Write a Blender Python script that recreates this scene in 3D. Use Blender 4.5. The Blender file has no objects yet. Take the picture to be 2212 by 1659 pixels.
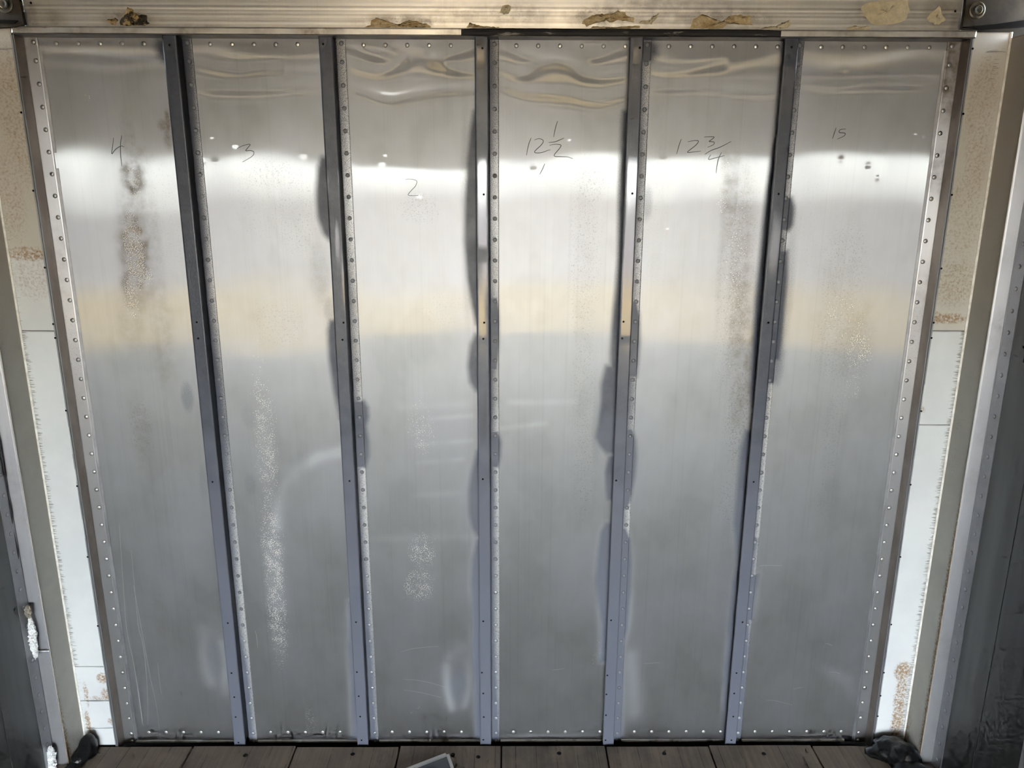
import bpy, math, random
import numpy as np
from mathutils import Matrix, Vector

rng = np.random.default_rng(7)
random.seed(7)
SC = bpy.context.scene
COL = SC.collection

# ------------------------------------------------------------------ camera
FPX = 1614.76                                   # focal length in pixels of the 2212 x 1659 frame
CAM = np.array([0.03424, -2.11368, 1.73068])
PITCH, YAW, ROLL = 0.246238, 0.0068254, -0.0033771
_f = np.array([math.sin(YAW)*math.cos(PITCH), math.cos(YAW)*math.cos(PITCH), -math.sin(PITCH)])
_r = np.array([math.cos(YAW), -math.sin(YAW), 0.0])
_d = np.cross(_f, _r)
RT = math.cos(ROLL)*_r + math.sin(ROLL)*_d
DN = -math.sin(ROLL)*_r + math.cos(ROLL)*_d
FW = _f
cd = bpy.data.cameras.new('camera'); cam = bpy.data.objects.new('camera', cd); COL.objects.link(cam)
cd.sensor_fit = 'HORIZONTAL'; cd.sensor_width = 36.0; cd.lens = 36.0*FPX/2212.0; cd.clip_start = 0.05; cd.clip_end = 500
M = Matrix.Identity(4)
for i in range(3):
    M[i][0], M[i][1], M[i][2], M[i][3] = RT[i], -DN[i], -FW[i], CAM[i]
cam.matrix_world = M
SC.camera = cam

# ------------------------------------------------------------------ sky, sun, exposure
w = bpy.data.worlds.new('sky'); SC.world = w; w.use_nodes = True
wn = w.node_tree.nodes; wl = w.node_tree.links; wn.clear()
w.cycles.sampling_method = 'NONE'
sky = wn.new('ShaderNodeTexSky'); sky.sky_type = 'NISHITA'; sky.sun_disc = False
sky.sun_elevation = math.radians(48); sky.sun_rotation = math.radians(25)
sky.air_density = 1.0; sky.dust_density = 1.2; sky.ozone_density = 1.0
bg = wn.new('ShaderNodeBackground'); bg.inputs['Strength'].default_value = 1.75
wo = wn.new('ShaderNodeOutputWorld')
hs = wn.new('ShaderNodeHueSaturation'); hs.inputs['Saturation'].default_value = 0.42      # hazy, milky sky
wl.new(sky.outputs[0], hs.inputs['Color']); wl.new(hs.outputs[0], bg.inputs[0]); wl.new(bg.outputs[0], wo.inputs[0])
sl = bpy.data.lights.new('sun', 'SUN'); sl.energy = 3.4; sl.angle = math.radians(0.6); sl.color = (1.0, 0.95, 0.87)
sun = bpy.data.objects.new('sun', sl); COL.objects.link(sun)
sd = Vector((-0.35, -0.55, -0.76)).normalized()          # comes over the front of the truck
sun.rotation_euler = sd.to_track_quat('-Z', 'Y').to_euler()
vs = SC.view_settings
vs.view_transform = 'Standard'; vs.look = 'None'; vs.gamma = 1.0; vs.use_curve_mapping = False
vs.exposure = 2.05
SC.cycles.max_bounces = 7; SC.cycles.glossy_bounces = 6; SC.cycles.diffuse_bounces = 5; SC.cycles.adaptive_threshold = 0.05; SC.cycles.adaptive_min_samples = 12
SC.cycles.sample_clamp_indirect = 12.0; SC.cycles.use_denoising = True

# ------------------------------------------------------------------ photo point -> place in the scene
def ray(u, v): return FW + RT*(u-1106.0)/FPX + DN*(v-829.5)/FPX
def aty(u, v, y=0.0): d = ray(u, v); return CAM + d*(y-CAM[1])/d[1]
def atz(u, v, z=0.0): d = ray(u, v); return CAM + d*(z-CAM[2])/d[2]
def atx(u, v, x): d = ray(u, v); return CAM + d*(x-CAM[0])/d[0]

PITCHR = 0.05715        # rivet pitch
Z0 = 2.070              # first rivet of every post
ZTOP, ZBOT = 2.140, -0.016

# ------------------------------------------------------------------ node helpers
class NT:
    def __init__(s, name):
        s.m = bpy.data.materials.new(name); s.m.use_nodes = True
        s.t = s.m.node_tree; s.t.nodes.clear()
        s.out = s.t.nodes.new('ShaderNodeOutputMaterial')
    def n(s, kind, ins=None, **kw):
        nd = s.t.nodes.new('ShaderNode'+kind)
        for k, v in kw.items(): setattr(nd, k, v)
        for k, v in (ins or {}).items(): s.set(nd.inputs[k], v)
        return nd
    def set(s, sock, v):
        if isinstance(v, bpy.types.NodeSocket): s.t.links.new(v, sock)
        elif isinstance(v, bpy.types.Node): s.t.links.new(v.outputs[0], sock)
        else: sock.default_value = v
    def math(s, op, a, b=None, c=None, clamp=False):
        nd = s.t.nodes.new('ShaderNodeMath'); nd.operation = op; nd.use_clamp = clamp
        for i, v in enumerate((a, b, c)):
            if v is not None: s.set(nd.inputs[i], v)
        return nd.outputs[0]
    def step(s, v, lo, hi):
        nd = s.n('MapRange', {'Value': v, 'From Min': lo, 'From Max': hi, 'To Min': 0.0, 'To Max': 1.0}, interpolation_type='SMOOTHSTEP')
        return nd.outputs[0]
    def lerp(s, v, a, b, lo=0.0, hi=1.0):
        nd = s.n('MapRange', {'Value': v, 'From Min': lo, 'From Max': hi, 'To Min': a, 'To Max': b})
        return nd.outputs[0]
    def mixc(s, f, a, b):
        nd = s.t.nodes.new('ShaderNodeMix'); nd.data_type = 'RGBA'
        s.set(nd.inputs[0], f); s.set(nd.inputs[6], a); s.set(nd.inputs[7], b)
        return nd.outputs[2]
    def mixs(s, f, a, b):
        nd = s.n('MixShader'); s.set(nd.inputs[0], f); s.set(nd.inputs[1], a); s.set(nd.inputs[2], b)
        return nd.outputs[0]
    def coord(s, scale=(1, 1, 1)):
        tc = s.n('TexCoord'); mp = s.n('Mapping', {'Vector': tc.outputs['Object'], 'Scale': scale}); return mp.outputs[0]
    def noise(s, vec, scale, detail=2.0, rough=0.5):
        return s.n('TexNoise', {'Vector': vec, 'Scale': scale, 'Detail': detail, 'Roughness': rough}).outputs['Fac']
    def bump(s, h, strength, dist):
        return s.n('Bump', {'Height': h, 'Strength': strength, 'Distance': dist}).outputs[0]
    def done(s, surf): s.set(s.out.inputs['Surface'], surf); return s.m

def rgb(r, g, b): return (r, g, b, 1.0)

PAINT = rgb(0.117, 0.123, 0.153)

def sheet_material(name, metal=(0.468, 0.474, 0.494), rough=0.28, aniso=0.95, haze=0.60, hazer=0.49, oxide=0.045, paint_rough=0.42, paint_bump=0.0):
    """Rolled aluminium with a vertical grain; the mesh attribute mk carries paint (R), brown stain (G), white oxide (B), specks (A)."""
    t = NT(name)
    at = t.n('Attribute', attribute_name='mk'); sp = t.n('SeparateColor', {'Color': at.outputs['Color']})
    R, G, B, A = sp.outputs[0], sp.outputs[1], sp.outputs[2], at.outputs['Alpha']
    xyz = t.n('SeparateXYZ', {'Vector': t.n('TexCoord').outputs['Object']})
    P = t.n('CombineXYZ', {'X': xyz.outputs['X'], 'Y': xyz.outputs['Z']}).outputs[0]              # these sheets all face the rear
    def nz(scale, detail=1.0, stretch=None):
        v = P if stretch is None else t.n('VectorMath', {0: P, 1: (stretch[0], stretch[1], 0)}, operation='MULTIPLY').outputs[0]
        return t.n('TexNoise', {'Vector': v, 'Scale': scale, 'Detail': detail, 'Roughness': 0.58}, noise_dimensions='2D').outputs['Fac']
    grain = nz(1.0, 0.0, (260, 1.6))
    fine = nz(900, 0.0)
    mid = nz(130, 1.0)
    big = nz(9, 1.0)
    patch = nz(38, 2.0)
    mc = t.mixc(t.lerp(grain, 0.0, 1.0, 0.3, 0.7), rgb(*[c*0.975 for c in metal]), rgb(*metal))
    cloud = nz(5.5, 3.0, (1.0, 0.6))
    mc = t.mixc(t.lerp(cloud, 0.0, 0.45, 0.42, 0.62), mc, rgb(metal[0]*0.80, metal[1]*0.81, metal[2]*0.87))     # handled, oily areas
    run = nz(1.0, 1.0, (75, 0.55))
    mc = t.mixc(t.math('MULTIPLY', t.step(run, 0.58, 0.76), 0.13), mc, rgb(metal[0]*0.62, metal[1]*0.61, metal[2]*0.60))   # dried runs
    mc = t.mixc(t.lerp(big, 0.0, 0.5, 0.35, 0.75), mc, rgb(metal[0]*0.93, metal[1]*0.93, metal[2]*0.93))
    tg = t.n('CombineXYZ', {'X': 0.0, 'Y': 0.0, 'Z': 1.0})
    r1 = rough
    g1 = t.n('BsdfAnisotropic', {'Color': mc, 'Roughness': r1, 'Anisotropy': aniso, 'Tangent': tg.outputs[0]})
    g2 = t.n('BsdfAnisotropic', {'Color': mc, 'Roughness': hazer, 'Anisotropy': 0.25, 'Tangent': tg.outputs[0]})
    m = t.mixs(t.lerp(cloud, haze-0.08, haze+0.07, 0.35, 0.65), g1, g2)
    df = t.n('BsdfDiffuse', {'Color': rgb(0.62, 0.61, 0.59)})
    m = t.mixs(oxide, m, df)
    # pale dry overspray dust and smears, with a dent's reflection painted in
    du = t.n('Attribute', attribute_name='dust_glint').outputs['Fac']
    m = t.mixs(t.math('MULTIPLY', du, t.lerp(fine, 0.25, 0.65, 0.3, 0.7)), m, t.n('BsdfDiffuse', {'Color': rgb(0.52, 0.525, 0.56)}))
    # brown water stain and mould
    st = t.math('MULTIPLY', G, t.lerp(patch, 0.35, 1.25, 0.3, 0.7), clamp=True)
    m = t.mixs(t.math('MULTIPLY', st, 0.88), m, t.n('BsdfDiffuse', {'Color': t.mixc(mid, rgb(0.20, 0.155, 0.11), rgb(0.085, 0.068, 0.052))}))
    # white corrosion crumbs
    crumb = nz(400, 0.0)
    thr = t.lerp(t.math('MULTIPLY', B, t.lerp(patch, 0.7, 1.3, 0.35, 0.65)), 1.01, 0.555)
    ox = t.math('MULTIPLY', t.step(t.math('SUBTRACT', crumb, thr), -0.01, 0.03), t.math('GREATER_THAN', B, 0.02))
    m = t.mixs(ox, m, t.n('BsdfDiffuse', {'Color': rgb(0.80, 0.77, 0.73)}))
    # dark specks: pits and stray paint droplets
    v2 = t.n('TexVoronoi', {'Vector': P, 'Scale': 190.0, 'Randomness': 1.0}, voronoi_dimensions='2D')
    rd = t.lerp(t.math('MULTIPLY', A, t.lerp(mid, 0.1, 1.6, 0.25, 0.75)), 0.0, 0.50)
    dk = t.math('MULTIPLY', t.step(t.math('SUBTRACT', rd, v2.outputs['Distance']), 0.0, 0.14), 0.62)
    dk = t.math('MULTIPLY', dk, t.math('SUBTRACT', 1.0, t.step(t.math('SUBTRACT', t.math('MULTIPLY', rd, 0.45), v2.outputs['Distance']), 0.0, 0.05)))   # pits have a bright eye
    m = t.mixs(dk, m, t.n('BsdfDiffuse', {'Color': rgb(0.13, 0.125, 0.125)}))
    # grey spray primer
    pf = t.math('ADD', R, t.math('MULTIPLY', t.math('SUBTRACT', fine, 0.5), t.math('MULTIPLY', t.math('MULTIPLY', R, t.math('SUBTRACT', 1.0, R)), 6.0)))
    pf = t.step(pf, 0.12, 0.82)
    pc = t.mixc(t.lerp(patch, 0.0, 0.5, 0.35, 0.65), PAINT, rgb(0.112, 0.121, 0.158))
    zc = xyz.outputs['Z']                # primer colour turns darker on the upper half
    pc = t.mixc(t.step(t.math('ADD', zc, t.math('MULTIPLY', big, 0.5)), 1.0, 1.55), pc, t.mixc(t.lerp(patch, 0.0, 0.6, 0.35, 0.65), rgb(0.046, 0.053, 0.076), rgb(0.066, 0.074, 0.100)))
    ins = {'Base Color': pc, 'Roughness': t.lerp(big, paint_rough*0.85, paint_rough*1.2, 0.3, 0.7), 'IOR': 1.5}
    if paint_bump: ins['Normal'] = t.bump(t.noise(t.coord((1, 1, 0.45)), 230, 3.0, 0.6), paint_bump, 0.0012)
    pt = t.n('BsdfPrincipled', ins)
    return t.done(t.mixs(pf, m, pt))

def principled(name, col, rough=0.5, metallic=0.0, col2=None, nscale=20, detail=4, bump=0.0, bscale=200, stretch=(1, 1, 1), lo=0.35, hi=0.65, spec=0.5, mk=False):
    t = NT(name); P = t.coord(stretch)
    c = rgb(*col); nz = t.noise(P, nscale, detail, 0.6)
    if col2: c = t.mixc(t.step(nz, lo, hi), c, rgb(*col2))
    if mk:
        at = t.n('Attribute', attribute_name='mk'); sp = t.n('SeparateColor', {'Color': at.outputs['Color']})
        PP = t.coord()
        n2 = t.noise(PP, 150, 6, 0.7); n3 = t.noise(t.coord((40, 40, 420)), 1.0, 2, 0.6)
        c = t.mixc(sp.outputs[0], c, rgb(*mk[0]))                                                  # old, yellowed film
        st = t.step(t.math('MULTIPLY', sp.outputs[1], t.lerp(n2, 0.0, 1.6, 0.3, 0.7)), 0.15, 0.9)
        c = t.mixc(st, c, t.mixc(n2, rgb(*mk[1]), rgb(mk[1][0]*0.5, mk[1][1]*0.45, mk[1][2]*0.4)))  # rusty dirt
        fr = t.step(t.math('ADD', sp.outputs[2], t.math('MULTIPLY', t.math('SUBTRACT', n3, 0.5), 2.2)), 0.55, 0.95)
        fr = t.math('MULTIPLY', fr, t.step(sp.outputs[2], 0.02, 0.3))
        c = t.mixc(t.math('MULTIPLY', fr, 0.8), c, rgb(0.16, 0.15, 0.13))                            # glue whiskers
        v2 = t.n('TexVoronoi', {'Vector': PP, 'Scale': 160.0, 'Randomness': 1.0})
        dk = t.step(t.math('SUBTRACT', t.math('MULTIPLY', at.outputs['Alpha'], 0.5), v2.outputs['Distance']), 0.0, 0.1)
        c = t.mixc(t.math('MULTIPLY', dk, 0.8), c, rgb(0.06, 0.05, 0.045))
    ins = {'Base Color': c, 'Roughness': rough, 'Metallic': metallic, 'Specular IOR Level': spec}
    if bump: ins['Normal'] = t.bump(t.noise(t.coord(), bscale, 3, 0.6), bump, 0.002)
    return t.done(t.n('BsdfPrincipled', ins).outputs[0])

MT = {}
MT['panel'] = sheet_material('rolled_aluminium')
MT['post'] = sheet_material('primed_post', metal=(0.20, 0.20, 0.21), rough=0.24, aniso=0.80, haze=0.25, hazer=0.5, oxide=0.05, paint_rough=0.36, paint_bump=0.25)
MT['flange'] = sheet_material('galvanised_flange', metal=(0.80, 0.81, 0.83), rough=0.42, aniso=0.5, haze=0.4, oxide=0.40)
MT['corner_metal'] = sheet_material('corner_metal', metal=(0.46, 0.465, 0.49), rough=0.38, aniso=0.5, haze=0.45, oxide=0.10)
MT['rail'] = sheet_material('rail_metal', metal=(0.50, 0.51, 0.56), rough=0.45, aniso=0.4, haze=0.5, oxide=0.16)
MT['header'] = sheet_material('header_metal', metal=(0.74, 0.72, 0.68), rough=0.36, aniso=-0.6, haze=0.4, oxide=0.16)
MT['rivet_ring'] = principled('rivet_dark_ring', (0.10, 0.10, 0.105), 0.6)  # dark outer ring of each rivet
MT['rivet'] = principled('rivet_metal', (0.42, 0.42, 0.42), 0.45, 0.85)
MT['rivet_bright'] = principled('bright_rivet_metal', (0.62, 0.62, 0.61), 0.40, 0.9)
MT['rivet_dirty'] = principled('grey_rivet_metal', (0.36, 0.37, 0.40), 0.45, 0.6)
MT['rivet_paint'] = principled('painted_rivet', (0.17, 0.178, 0.20), 0.48)
MT['plain_metal'] = principled('plain_aluminium', (0.36, 0.365, 0.38), 0.42, 0.7, (0.30, 0.305, 0.315), 12)
MT['ink'] = principled('marker_ink', (0.012, 0.012, 0.014), 0.5)
MT['drip'] = principled('dried_drip_film', (0.42, 0.43, 0.44), 0.6)
MT['black'] = principled('hole_dark', (0.006, 0.006, 0.007), 0.9, spec=0.1)
MT['web'] = principled('web_metal', (0.20, 0.20, 0.21), 0.45, 0.6, (0.14, 0.14, 0.15), 14)
MT['web_paint'] = principled('web_primer', (0.013, 0.015, 0.020), 0.55, 0.0, (0.020, 0.022, 0.030), 18)
MT['web_brown'] = principled('corner_web_metal', (0.30, 0.26, 0.23), 0.42, 0.55, (0.21, 0.175, 0.15), 9, stretch=(1, 1, 0.6))
MT['liner'] = principled('liner_white', (0.63, 0.64, 0.64), 0.38, 0.0, (0.585, 0.595, 0.60), 6, mk=((0.49, 0.465, 0.41), (0.40, 0.27, 0.155)))
MT['side_face'] = principled('side_face_grey', (0.33, 0.32, 0.29), 0.5, 0.0, (0.29, 0.28, 0.255), 7, mk=((0.36, 0.32, 0.27), (0.21, 0.15, 0.09)))
MT['bead'] = principled('bead_caulk', (0.80, 0.78, 0.73), 0.5, 0.0, (0.62, 0.58, 0.52), 40)
MT['side_sheet'] = principled('side_sheet_metal', (0.125, 0.13, 0.13), 0.38, 0.7, (0.10, 0.104, 0.104), 3, stretch=(4, 4, 0.4))
MT['ceiling'] = principled('roof_sheet', (0.52, 0.49, 0.44), 0.12, 0.95, (0.46, 0.43, 0.385), 2)
MT['seal'] = principled('black_seal', (0.010, 0.010, 0.012), 0.7, 0.0, (0.26, 0.25, 0.23), 30, 6, stretch=(0.45, 1, 2.5), lo=0.60, hi=0.72)
MT['tar'] = principled('tar_sealant', (0.008, 0.008, 0.009), 0.32, 0.0, None, bump=1.0, bscale=60, spec=0.35)
MT['foam_white'] = principled('foam_white', (0.86, 0.86, 0.85), 0.8, 0.0, (0.62, 0.62, 0.62), 140, 3, bump=0.9, bscale=150)
MT['foam_grey'] = principled('foam_grey', (0.20, 0.18, 0.15), 0.9, 0.0, (0.32, 0.28, 0.22), 90, bump=0.8)
MT['foam_ochre'] = principled('foam_ochre', (0.38, 0.27, 0.13), 0.85, 0.0, (0.55, 0.45, 0.28), 60, 5, bump=0.8, bscale=180)
MT['foam_dark'] = principled('foam_charred', (0.42, 0.31, 0.15), 0.85, 0.0, (0.035, 0.028, 0.018), 55, 5, bump=0.8, bscale=180, lo=0.42, hi=0.55)
MT['foam_pale'] = principled('foam_pale', (0.60, 0.53, 0.37), 0.8, 0.0, (0.48, 0.42, 0.30), 70, 5, bump=0.5, bscale=180)
MT['gusset'] = principled('gusset_steel', (0.040, 0.032, 0.023), 0.8, 0.0, (0.018, 0.015, 0.012), 25)
MT['bolt'] = principled('bolt_steel', (0.16, 0.15, 0.13), 0.45, 0.7, (0.05, 0.05, 0.045), 60)
MT['wood'] = None
MT['dark_void'] = principled('void_dark', (0.012, 0.011, 0.010), 0.8, spec=0.1)
MT['cable'] = principled('cable_rubber', (0.012, 0.012, 0.014), 0.4)
MT['trim_bright'] = principled('bright_hem', (0.80, 0.80, 0.79), 0.5, 0.3, (0.30, 0.29, 0.27), 14, lo=0.55, hi=0.66)
MT['frame'] = principled('frame_metal', (0.62, 0.61, 0.58), 0.35, 0.9)
MT['frame_sheet'] = principled('frame_sheet', (0.10, 0.105, 0.115), 0.45, 0.5)

def wood_material():
    t = NT('plank_wood')
    info = t.n('ObjectInfo')
    g = t.noise(t.coord((90, 2.0, 30)), 1.0, 4, 0.6)
    gg = t.noise(t.coord((9, 7, 9)), 1.0, 5, 0.65)
    lam = t.n('TexWave', {'Vector': t.coord((1, 1, 1)), 'Scale': 3.2, 'Distortion': 0.0}, wave_type='BANDS', bands_direction='X')
    c = t.mixc(t.lerp(g, 0, 1, 0.3, 0.7), rgb(0.23, 0.185, 0.135), rgb(0.135, 0.11, 0.083))
    c = t.mixc(t.lerp(gg, 0.0, 0.8, 0.42, 0.7), c, rgb(0.085, 0.075, 0.065))
    c = t.mixc(t.math('MULTIPLY', info.outputs['Random'], 0.35), c, rgb(0.25, 0.19, 0.14))
    xx = t.n('SeparateXYZ', {'Vector': t.n('TexCoord').outputs['Object']}).outputs['X']
    wob = t.math('ADD', xx, t.math('MULTIPLY', g, 0.004))
    fr = t.math('FRACT', t.math('DIVIDE', wob, 0.0655))
    c = t.mixc(t.math('MULTIPLY', t.math('LESS_THAN', fr, 0.022), t.step(gg, 0.40, 0.55)), c, rgb(0.03, 0.026, 0.022))          # open glue lines
    return t.done(t.n('BsdfPrincipled', {'Base Color': c, 'Roughness': 0.65, 'Specular IOR Level': 0.3, 'Normal': t.bump(g, 0.35, 0.002)}).outputs[0])
MT['wood'] = wood_material()

def ground_material():
    t = NT('yard_gravel')
    tc = t.n('TexCoord'); sx = t.n('SeparateXYZ', {'Vector': tc.outputs['Object']})
    nz = t.noise(tc.outputs['Object'], 0.12, 5, 0.6); n2 = t.noise(tc.outputs['Object'], 1.6, 5, 0.65)
    d = t.math('ADD', t.math('MULTIPLY', sx.outputs['Y'], -1.0), t.math('MULTIPLY', t.math('SUBTRACT', nz, 0.5), 10.0))
    far = t.step(d, 20.0, 25.0)
    near = t.mixc(t.lerp(n2, 0, 1, 0.3, 0.7), rgb(0.42, 0.30, 0.125), rgb(0.36, 0.26, 0.115))
    pave = t.mixc(t.lerp(n2, 0, 1, 0.3, 0.7), rgb(0.27, 0.24, 0.215), rgb(0.235, 0.21, 0.19))
    return t.done(t.n('BsdfPrincipled', {'Base Color': t.mixc(far, near, pave), 'Roughness': 1.0, 'Specular IOR Level': 0.0}).outputs[0])
MT['ground'] = ground_material()

# ------------------------------------------------------------------ mesh helpers
def link(name, me, mat=None, parent=None, smooth=False):
    o = bpy.data.objects.new(name, me); COL.objects.link(o)
    if mat is not None and not me.materials: me.materials.append(MT[mat])
    if parent is not None: o.parent = parent
    if smooth: me.polygons.foreach_set('use_smooth', [True]*len(me.polygons))
    return o
def mesh(name, vs_, fs): me = bpy.data.meshes.new(name); me.from_pydata([tuple(map(float, v)) for v in vs_], [], fs); me.update(); return me
def empty(name, loc): o = bpy.data.objects.new(name, None); COL.objects.link(o); o.location = loc; o.empty_display_size = 0.1; bpy.context.view_layer.update(); return o
def tag(o, label=None, cat=None, group=None, kind=None):
    if label: o['label'] = label
    if cat: o['category'] = cat
    if group: o['group'] = group
    if kind: o['kind'] = kind
    return o
def part(o, root):                                # parent while keeping the built place
    o.parent = root; o.matrix_parent_inverse = Matrix.Translation(-Vector(root.location)); return o
class MB:
    def __init__(s): s.v = []; s.f = []
    def box(s, x0, x1, y0, y1, z0, z1):
        b = len(s.v); s.v += [(x, y, z) for x in (x0, x1) for y in (y0, y1) for z in (z0, z1)]
        s.f += [tuple(b+i for i in q) for q in ((0, 1, 3, 2), (4, 6, 7, 5), (0, 4, 5, 1), (2, 3, 7, 6), (0, 2, 6, 4), (1, 5, 7, 3))]
        return s
    def prism(s, poly, z0, z1, axis='z'):          # poly in the two other axes
        n = len(poly); b = len(s.v)
        for zz in (z0, z1):
            for (p, q) in poly:
                s.v.append({'z': (p, q, zz), 'y': (p, zz, q), 'x': (zz, p, q)}[axis])
        s.f += [tuple(b+i for i in range(n))[::-1], tuple(b+n+i for i in range(n))]
        s.f += [(b+i, b+(i+1) % n, b+n+(i+1) % n, b+n+i) for i in range(n)]
        return s
    def tube(s, pts, r, seg=8):
        pts = [Vector(p) for p in pts]; b = len(s.v)
        for i, p in enumerate(pts):
            d = (pts[min(i+1, len(pts)-1)] - pts[max(i-1, 0)]).normalized()
            a = d.cross(Vector((0, 1, 0.01))).normalized(); c = d.cross(a).normalized()
            for k in range(seg):
                t_ = 2*math.pi*k/seg; s.v.append(tuple(p + (a*math.cos(t_) + c*math.sin(t_))*r))
        for i in range(len(pts)-1):
            for k in range(seg):
                s.f.append((b+i*seg+k, b+i*seg+(k+1) % seg, b+(i+1)*seg+(k+1) % seg, b+(i+1)*seg+k))
        s.f += [tuple(b+k for k in range(seg))[::-1], tuple(b+(len(pts)-1)*seg+k for k in range(seg))]
        return s
    def build(s, name, mat, parent=None, smooth=False, bevel=0.0):
        me = mesh(name, s.v, s.f)
        import bmesh
        bm = bmesh.new(); bm.from_mesh(me); bmesh.ops.recalc_face_normals(bm, faces=bm.faces)
        if bevel: bmesh.ops.bevel(bm, geom=list(bm.edges), offset=bevel, segments=2, profile=0.5, affect='EDGES')
        bm.to_mesh(me); bm.free()
        o = link(name, me, mat, None, smooth)
        if parent is not None: part(o, parent)
        return o

def grid_sheet(name, origin, ua, va, nu, nv, disp=None, attr=None, mat='panel', parent=None, thick=0.0012, dust_glint=None):
    """A sheet of metal nu x nv with its own relief, a turned-back rim, and the mk attribute."""
    U, V = np.meshgrid(np.arange(nu)/(nu-1), np.arange(nv)/(nv-1))
    o = np.array(origin, float); ua = np.array(ua, float); va = np.array(va, float)
    nrm = np.cross(ua, va); nrm /= np.linalg.norm(nrm)
    P = o + U[..., None]*ua + V[..., None]*va
    if disp is not None: P = P + disp[..., None]*nrm
    P = P.reshape(-1, 3)
    idx = np.arange(nu*nv).reshape(nv, nu)
    q = np.stack([idx[:-1, :-1], idx[:-1, 1:], idx[1:, 1:], idx[1:, :-1]], -1).reshape(-1, 4)
    loop = np.concatenate([idx[0, :-1], idx[:-1, -1], idx[-1, :0:-1], idx[:0:-1, 0]])
    rim = P[loop] - nrm*thick; b = len(P); k = len(loop)
    ri = np.arange(k) + b
    q2 = np.stack([loop, ri, np.roll(ri, -1), np.roll(loop, -1)], -1)
    P = np.concatenate([P, rim]); Q = np.concatenate([q, q2])
    me = bpy.data.meshes.new(name)
    me.vertices.add(len(P)); me.vertices.foreach_set('co', P.astype(np.float32).ravel())
    me.loops.add(Q.size); me.loops.foreach_set('vertex_index', Q.astype(np.int32).ravel())
    me.polygons.add(len(Q)); me.polygons.foreach_set('loop_start', np.arange(0, Q.size, 4, dtype=np.int32))
    me.polygons.foreach_set('loop_total', np.full(len(Q), 4, dtype=np.int32))
    sm = np.ones(len(Q), bool); sm[len(q):] = False
    me.polygons.foreach_set('use_smooth', sm)
    me.update(calc_edges=True)
    if attr is not None:
        a = attr.reshape(-1, 4); a = np.concatenate([a, a[loop]])
        at = me.attributes.new('mk', 'FLOAT_COLOR', 'POINT'); at.data.foreach_set('color', a.astype(np.float32).ravel())
    if dust_glint is not None:
        a = dust_glint.reshape(-1); a = np.concatenate([a, a[loop]])
        at = me.attributes.new('dust_glint', 'FLOAT', 'POINT'); at.data.foreach_set('value', a.astype(np.float32))
    me.validate()
    ob = link(name, me, mat)
    if parent is not None: part(ob, parent)
    return ob

def field(nx, nz, dx, lx, lz, seed):               # smooth random field, unit deviation
    r = np.random.default_rng(seed); a = r.standard_normal((nz, nx))
    kx = np.fft.fftfreq(nx, dx)[None, :]; kz = np.fft.fftfreq(nz, dx)[:, None]
    a = np.real(np.fft.ifft2(np.fft.fft2(a)*np.exp(-2*math.pi**2*((kx*lx)**2 + (kz*lz)**2))))
    return (a-a.mean())/a.std()

def polymask(X, Z, poly, soft):                    # 1 inside, fading over soft metres outside and in
    p = np.array(poly); n = len(p)
    best = np.full(X.shape, 1e9); ins = np.zeros(X.shape, bool)
    for i in range(n):
        a, b = p[i], p[(i+1) % n]; e = b-a; L = max(e@e, 1e-12)
        t = np.clip(((X-a[0])*e[0] + (Z-a[1])*e[1])/L, 0, 1)
        best = np.minimum(best, (X-a[0]-t*e[0])**2 + (Z-a[1]-t*e[1])**2)
        if a[1] != b[1]:
            c = ((a[1] > Z) != (b[1] > Z)) & (X < (b[0]-a[0])*(Z-a[1])/(b[1]-a[1]) + a[0]); ins ^= c
    d = np.sqrt(best); sdv = np.where(ins, -d, d)
    t = np.clip(0.5 - sdv/soft, 0, 1); return t*t*(3-2*t)
def ell(X, Z, u, v, ru, rv, soft=0.5, y=0.0):      # ellipse given by photo pixels, gaussian-like edge
    c = aty(u, v, y); a = abs(aty(u+ru, v, y)[0]-c[0]); b = abs(aty(u, v+rv, y)[2]-c[2])
    q = np.sqrt(((X-c[0])/a)**2 + ((Z-c[2])/b)**2)
    t = np.clip((1+soft-q)/(2*soft), 0, 1); return t*t*(3-2*t)
def P2(pts, y=0.0): return [(p[0], p[2]) for p in (aty(u, v, y) for u, v in pts)]

# ------------------------------------------------------------------ the yard behind the open rear and the box of the truck
REAR = -7.05; XS = 1.380; ZC = 2.31
g = link('ground', mesh('ground', [(-150, -300, -1.15), (150, -300, -1.15), (150, 60, -1.15), (-150, 60, -1.15)], [(0, 1, 2, 3)]), 'ground')
tag(g, kind='structure')
wf = MB().box(-1.47, 1.47, 0.012, 0.06, -0.14, 2.36).build('wall_front', 'dark_void'); tag(wf, kind='structure')
wl_ = MB().box(-XS-0.04, -XS, REAR, -0.120, -0.03, ZC+0.03).build('wall_left', 'side_sheet'); tag(wl_, kind='structure')
wr_ = MB().box(XS, XS+0.04, REAR, -0.120, -0.03, ZC+0.03).build('wall_right', 'side_sheet'); tag(wr_, kind='structure')
ce = MB().box(-XS-0.06, XS+0.06, REAR, 0.06, ZC, ZC+0.03).build('ceiling', 'ceiling'); tag(ce, kind='structure')
for k in range(11):
    y = -0.45-k*0.61
    MB().prism([(y-0.05, ZC), (y-0.022, ZC-0.03), (y+0.022, ZC-0.03), (y+0.05, ZC)], -XS, XS, 'x').build('roof_bow', 'side_sheet', ce)
t1 = MB().box(-XS, XS, REAR-0.02, REAR+0.05, 2.13, ZC).build('trim_1', 'side_sheet'); tag(t1, kind='structure')
fl = MB().box(-1.47, 1.47, REAR, 0.012, -0.14, -0.034).build('floor', 'dark_void'); tag(fl, kind='structure')

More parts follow.
